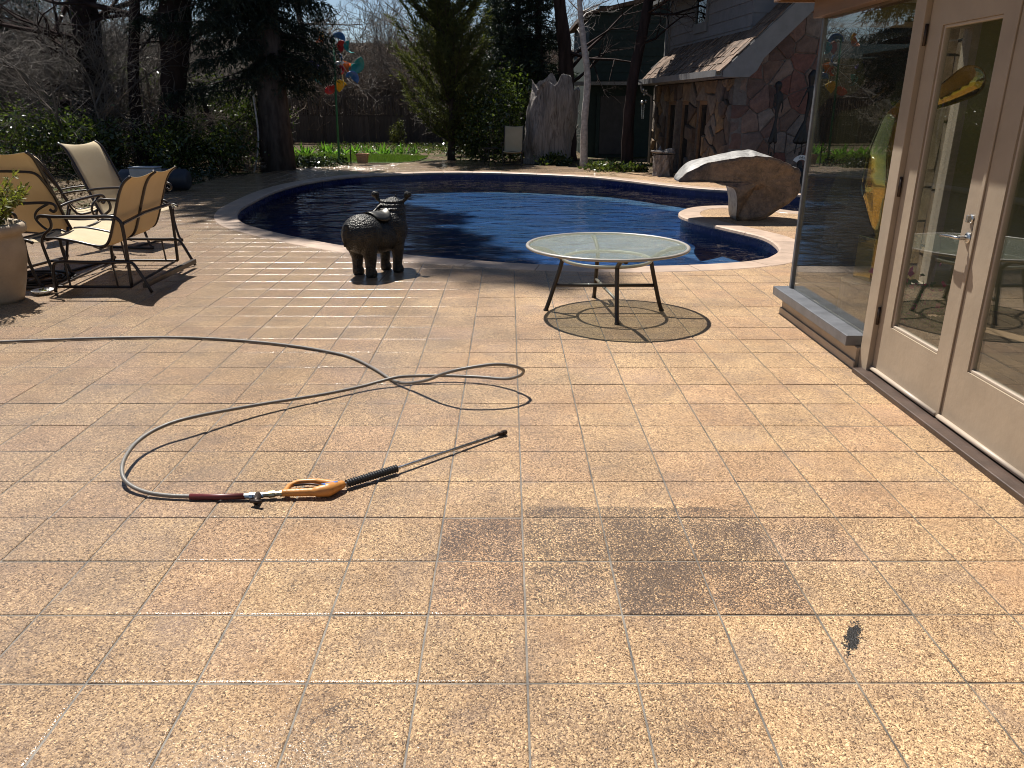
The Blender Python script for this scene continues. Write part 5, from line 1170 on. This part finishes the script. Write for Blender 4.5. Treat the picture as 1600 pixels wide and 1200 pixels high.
# ------------------------------------------------------------------ iron figures and fan sign before the stone wall, wind chime
def HW(x, y, z): p = HC+HF*x+HS*y; return (p.x, p.y, z)
def figure(lb, x, capsules, feet):
    t = thing('iron_figure', lb, 'sculpture', HW(x, -.42, 0), math.atan2(HF.y, HF.x))
    blob('figure', capsules, M_IRON, t, .012, 2)
    MB().tube([(0,0,.0),(0,0,.66)], .02, 8).lathe([(.14,0),(.14,.02)], (0,0,0), 20).build('stand', M_IRON, t); return t
figure('thin black iron figure with a flared skirt, left one before the stone wall', .75, [('c', [(-.06,0,.64),(-.06,0,.84)], [.018,.016]), ('c', [(.06,0,.64),(.05,0,.84)], [.018,.016]), ('c', [(-.045,0,.86),(.0,0,1.06),(.02,0,1.26)], [.05,.042,.028]), ('c', [(.055,0,.86),(.03,0,1.1)], [.04,.03]), ('c', [(.02,0,1.24),(.025,0,1.45),(.04,0,1.62),(.03,0,1.74)], [.026,.04,.058,.05]), ('c', [(.0,0,1.76),(.0,0,1.9)], [.03,.07]), ('c', [(.1,0,1.72),(.13,0,1.5),(.11,0,1.4)], [.02,.016,.013]), ('c', [(-.05,0,1.72),(-.06,0,1.55),(-.02,0,1.45)], [.02,.015,.012])], 0)
figure('thin black iron figure leaning right, its skirt wide, right one before the stone wall', 1.33, [('c', [(-.10,0,.64),(-.08,0,.84)], [.018,.016]), ('c', [(.03,0,.64),(.03,0,.84)], [.018,.016]), ('c', [(-.12,0,.86),(-.03,0,1.06),(.03,0,1.24)], [.045,.05,.028]), ('c', [(.08,0,.86),(.035,0,1.14)], [.05,.03]), ('c', [(-.02,0,.86),(.02,0,1.05)], [.06,.05]), ('c', [(.03,0,1.22),(.06,0,1.45),(.09,0,1.66),(.08,0,1.84)], [.027,.04,.06,.055]), ('c', [(.07,0,1.88),(.06,0,2.06),(.09,0,2.12)], [.035,.07,.06]), ('c', [(.15,0,1.84),(.2,0,1.64),(.22,0,1.46)], [.022,.016,.012]), ('c', [(.02,0,1.84),(-.06,0,1.66),(-.13,0,1.5),(-.17,0,1.52)], [.022,.016,.012,.012])], 0)
fs = thing('fan_plaque', 'white fan shaped plaque with small dark marks on a dark stand', 'sign', HW(1.24, -.75, 0), math.atan2(HF.y, HF.x))
arc = [(.19*math.cos(a), 0, .43+.19*math.sin(a)) for a in np.linspace(R(28), R(152), 18)]+[(.105*math.cos(a), 0, .43+.105*math.sin(a)) for a in np.linspace(R(152), R(28), 18)]
MB().prism(arc, (0, .02, 0)).build('plate', M_WHITE, fs)
mb = MB()
for k, a in enumerate((72, 84, 96, 106)): mb.box(.145*math.cos(R(a))-.006, .145*math.cos(R(a))+.006, -.004, -.0005, .43+.145*math.sin(R(a))-.018, .43+.145*math.sin(R(a))+.018*(k % 2+.5))
mb.build('marks', M_IRON, fs)
MB().lathe([(.10, 0), (.12, .05), (.12, .30), (.05, .38), (.03, .5)], n=20).build('stand', M_IRON, fs, loc=(0, .06, 0))
MB().box(.06, .18, .02, .14, .12, .34).build('red_body', M_RED, fs, bevel=.02)
wc = thing('wind_chime', 'silver wind chime hanging at the far end of the gutter', 'wind chime', HW(-.43, 5.45, 1.50))
for k, (dx, dz, r_) in enumerate(((0,.42,.035),(.07,.40,.035),(.02,.30,.03),(.10,.33,.03),(-.02,.10,.055),(.08,.14,.04))): MB().lathe([(.001,-r_),(r_*.7,-r_*.7),(r_,0),(r_*.7,r_*.7),(.001,r_)], n=14).build('bell', M_STEEL, wc, smooth=True, loc=(dx, 0, dz))
MB().tube([(0,0,.54),(0,0,-.35)], .003, 5).build('cord', M_BLACK, wc)
for k in range(3): MB().tube([(.03*k-.02,.02,.05),(.03*k-.02,.02,-.30)], .008, 8).build('chime_tube', M_STEEL, wc)
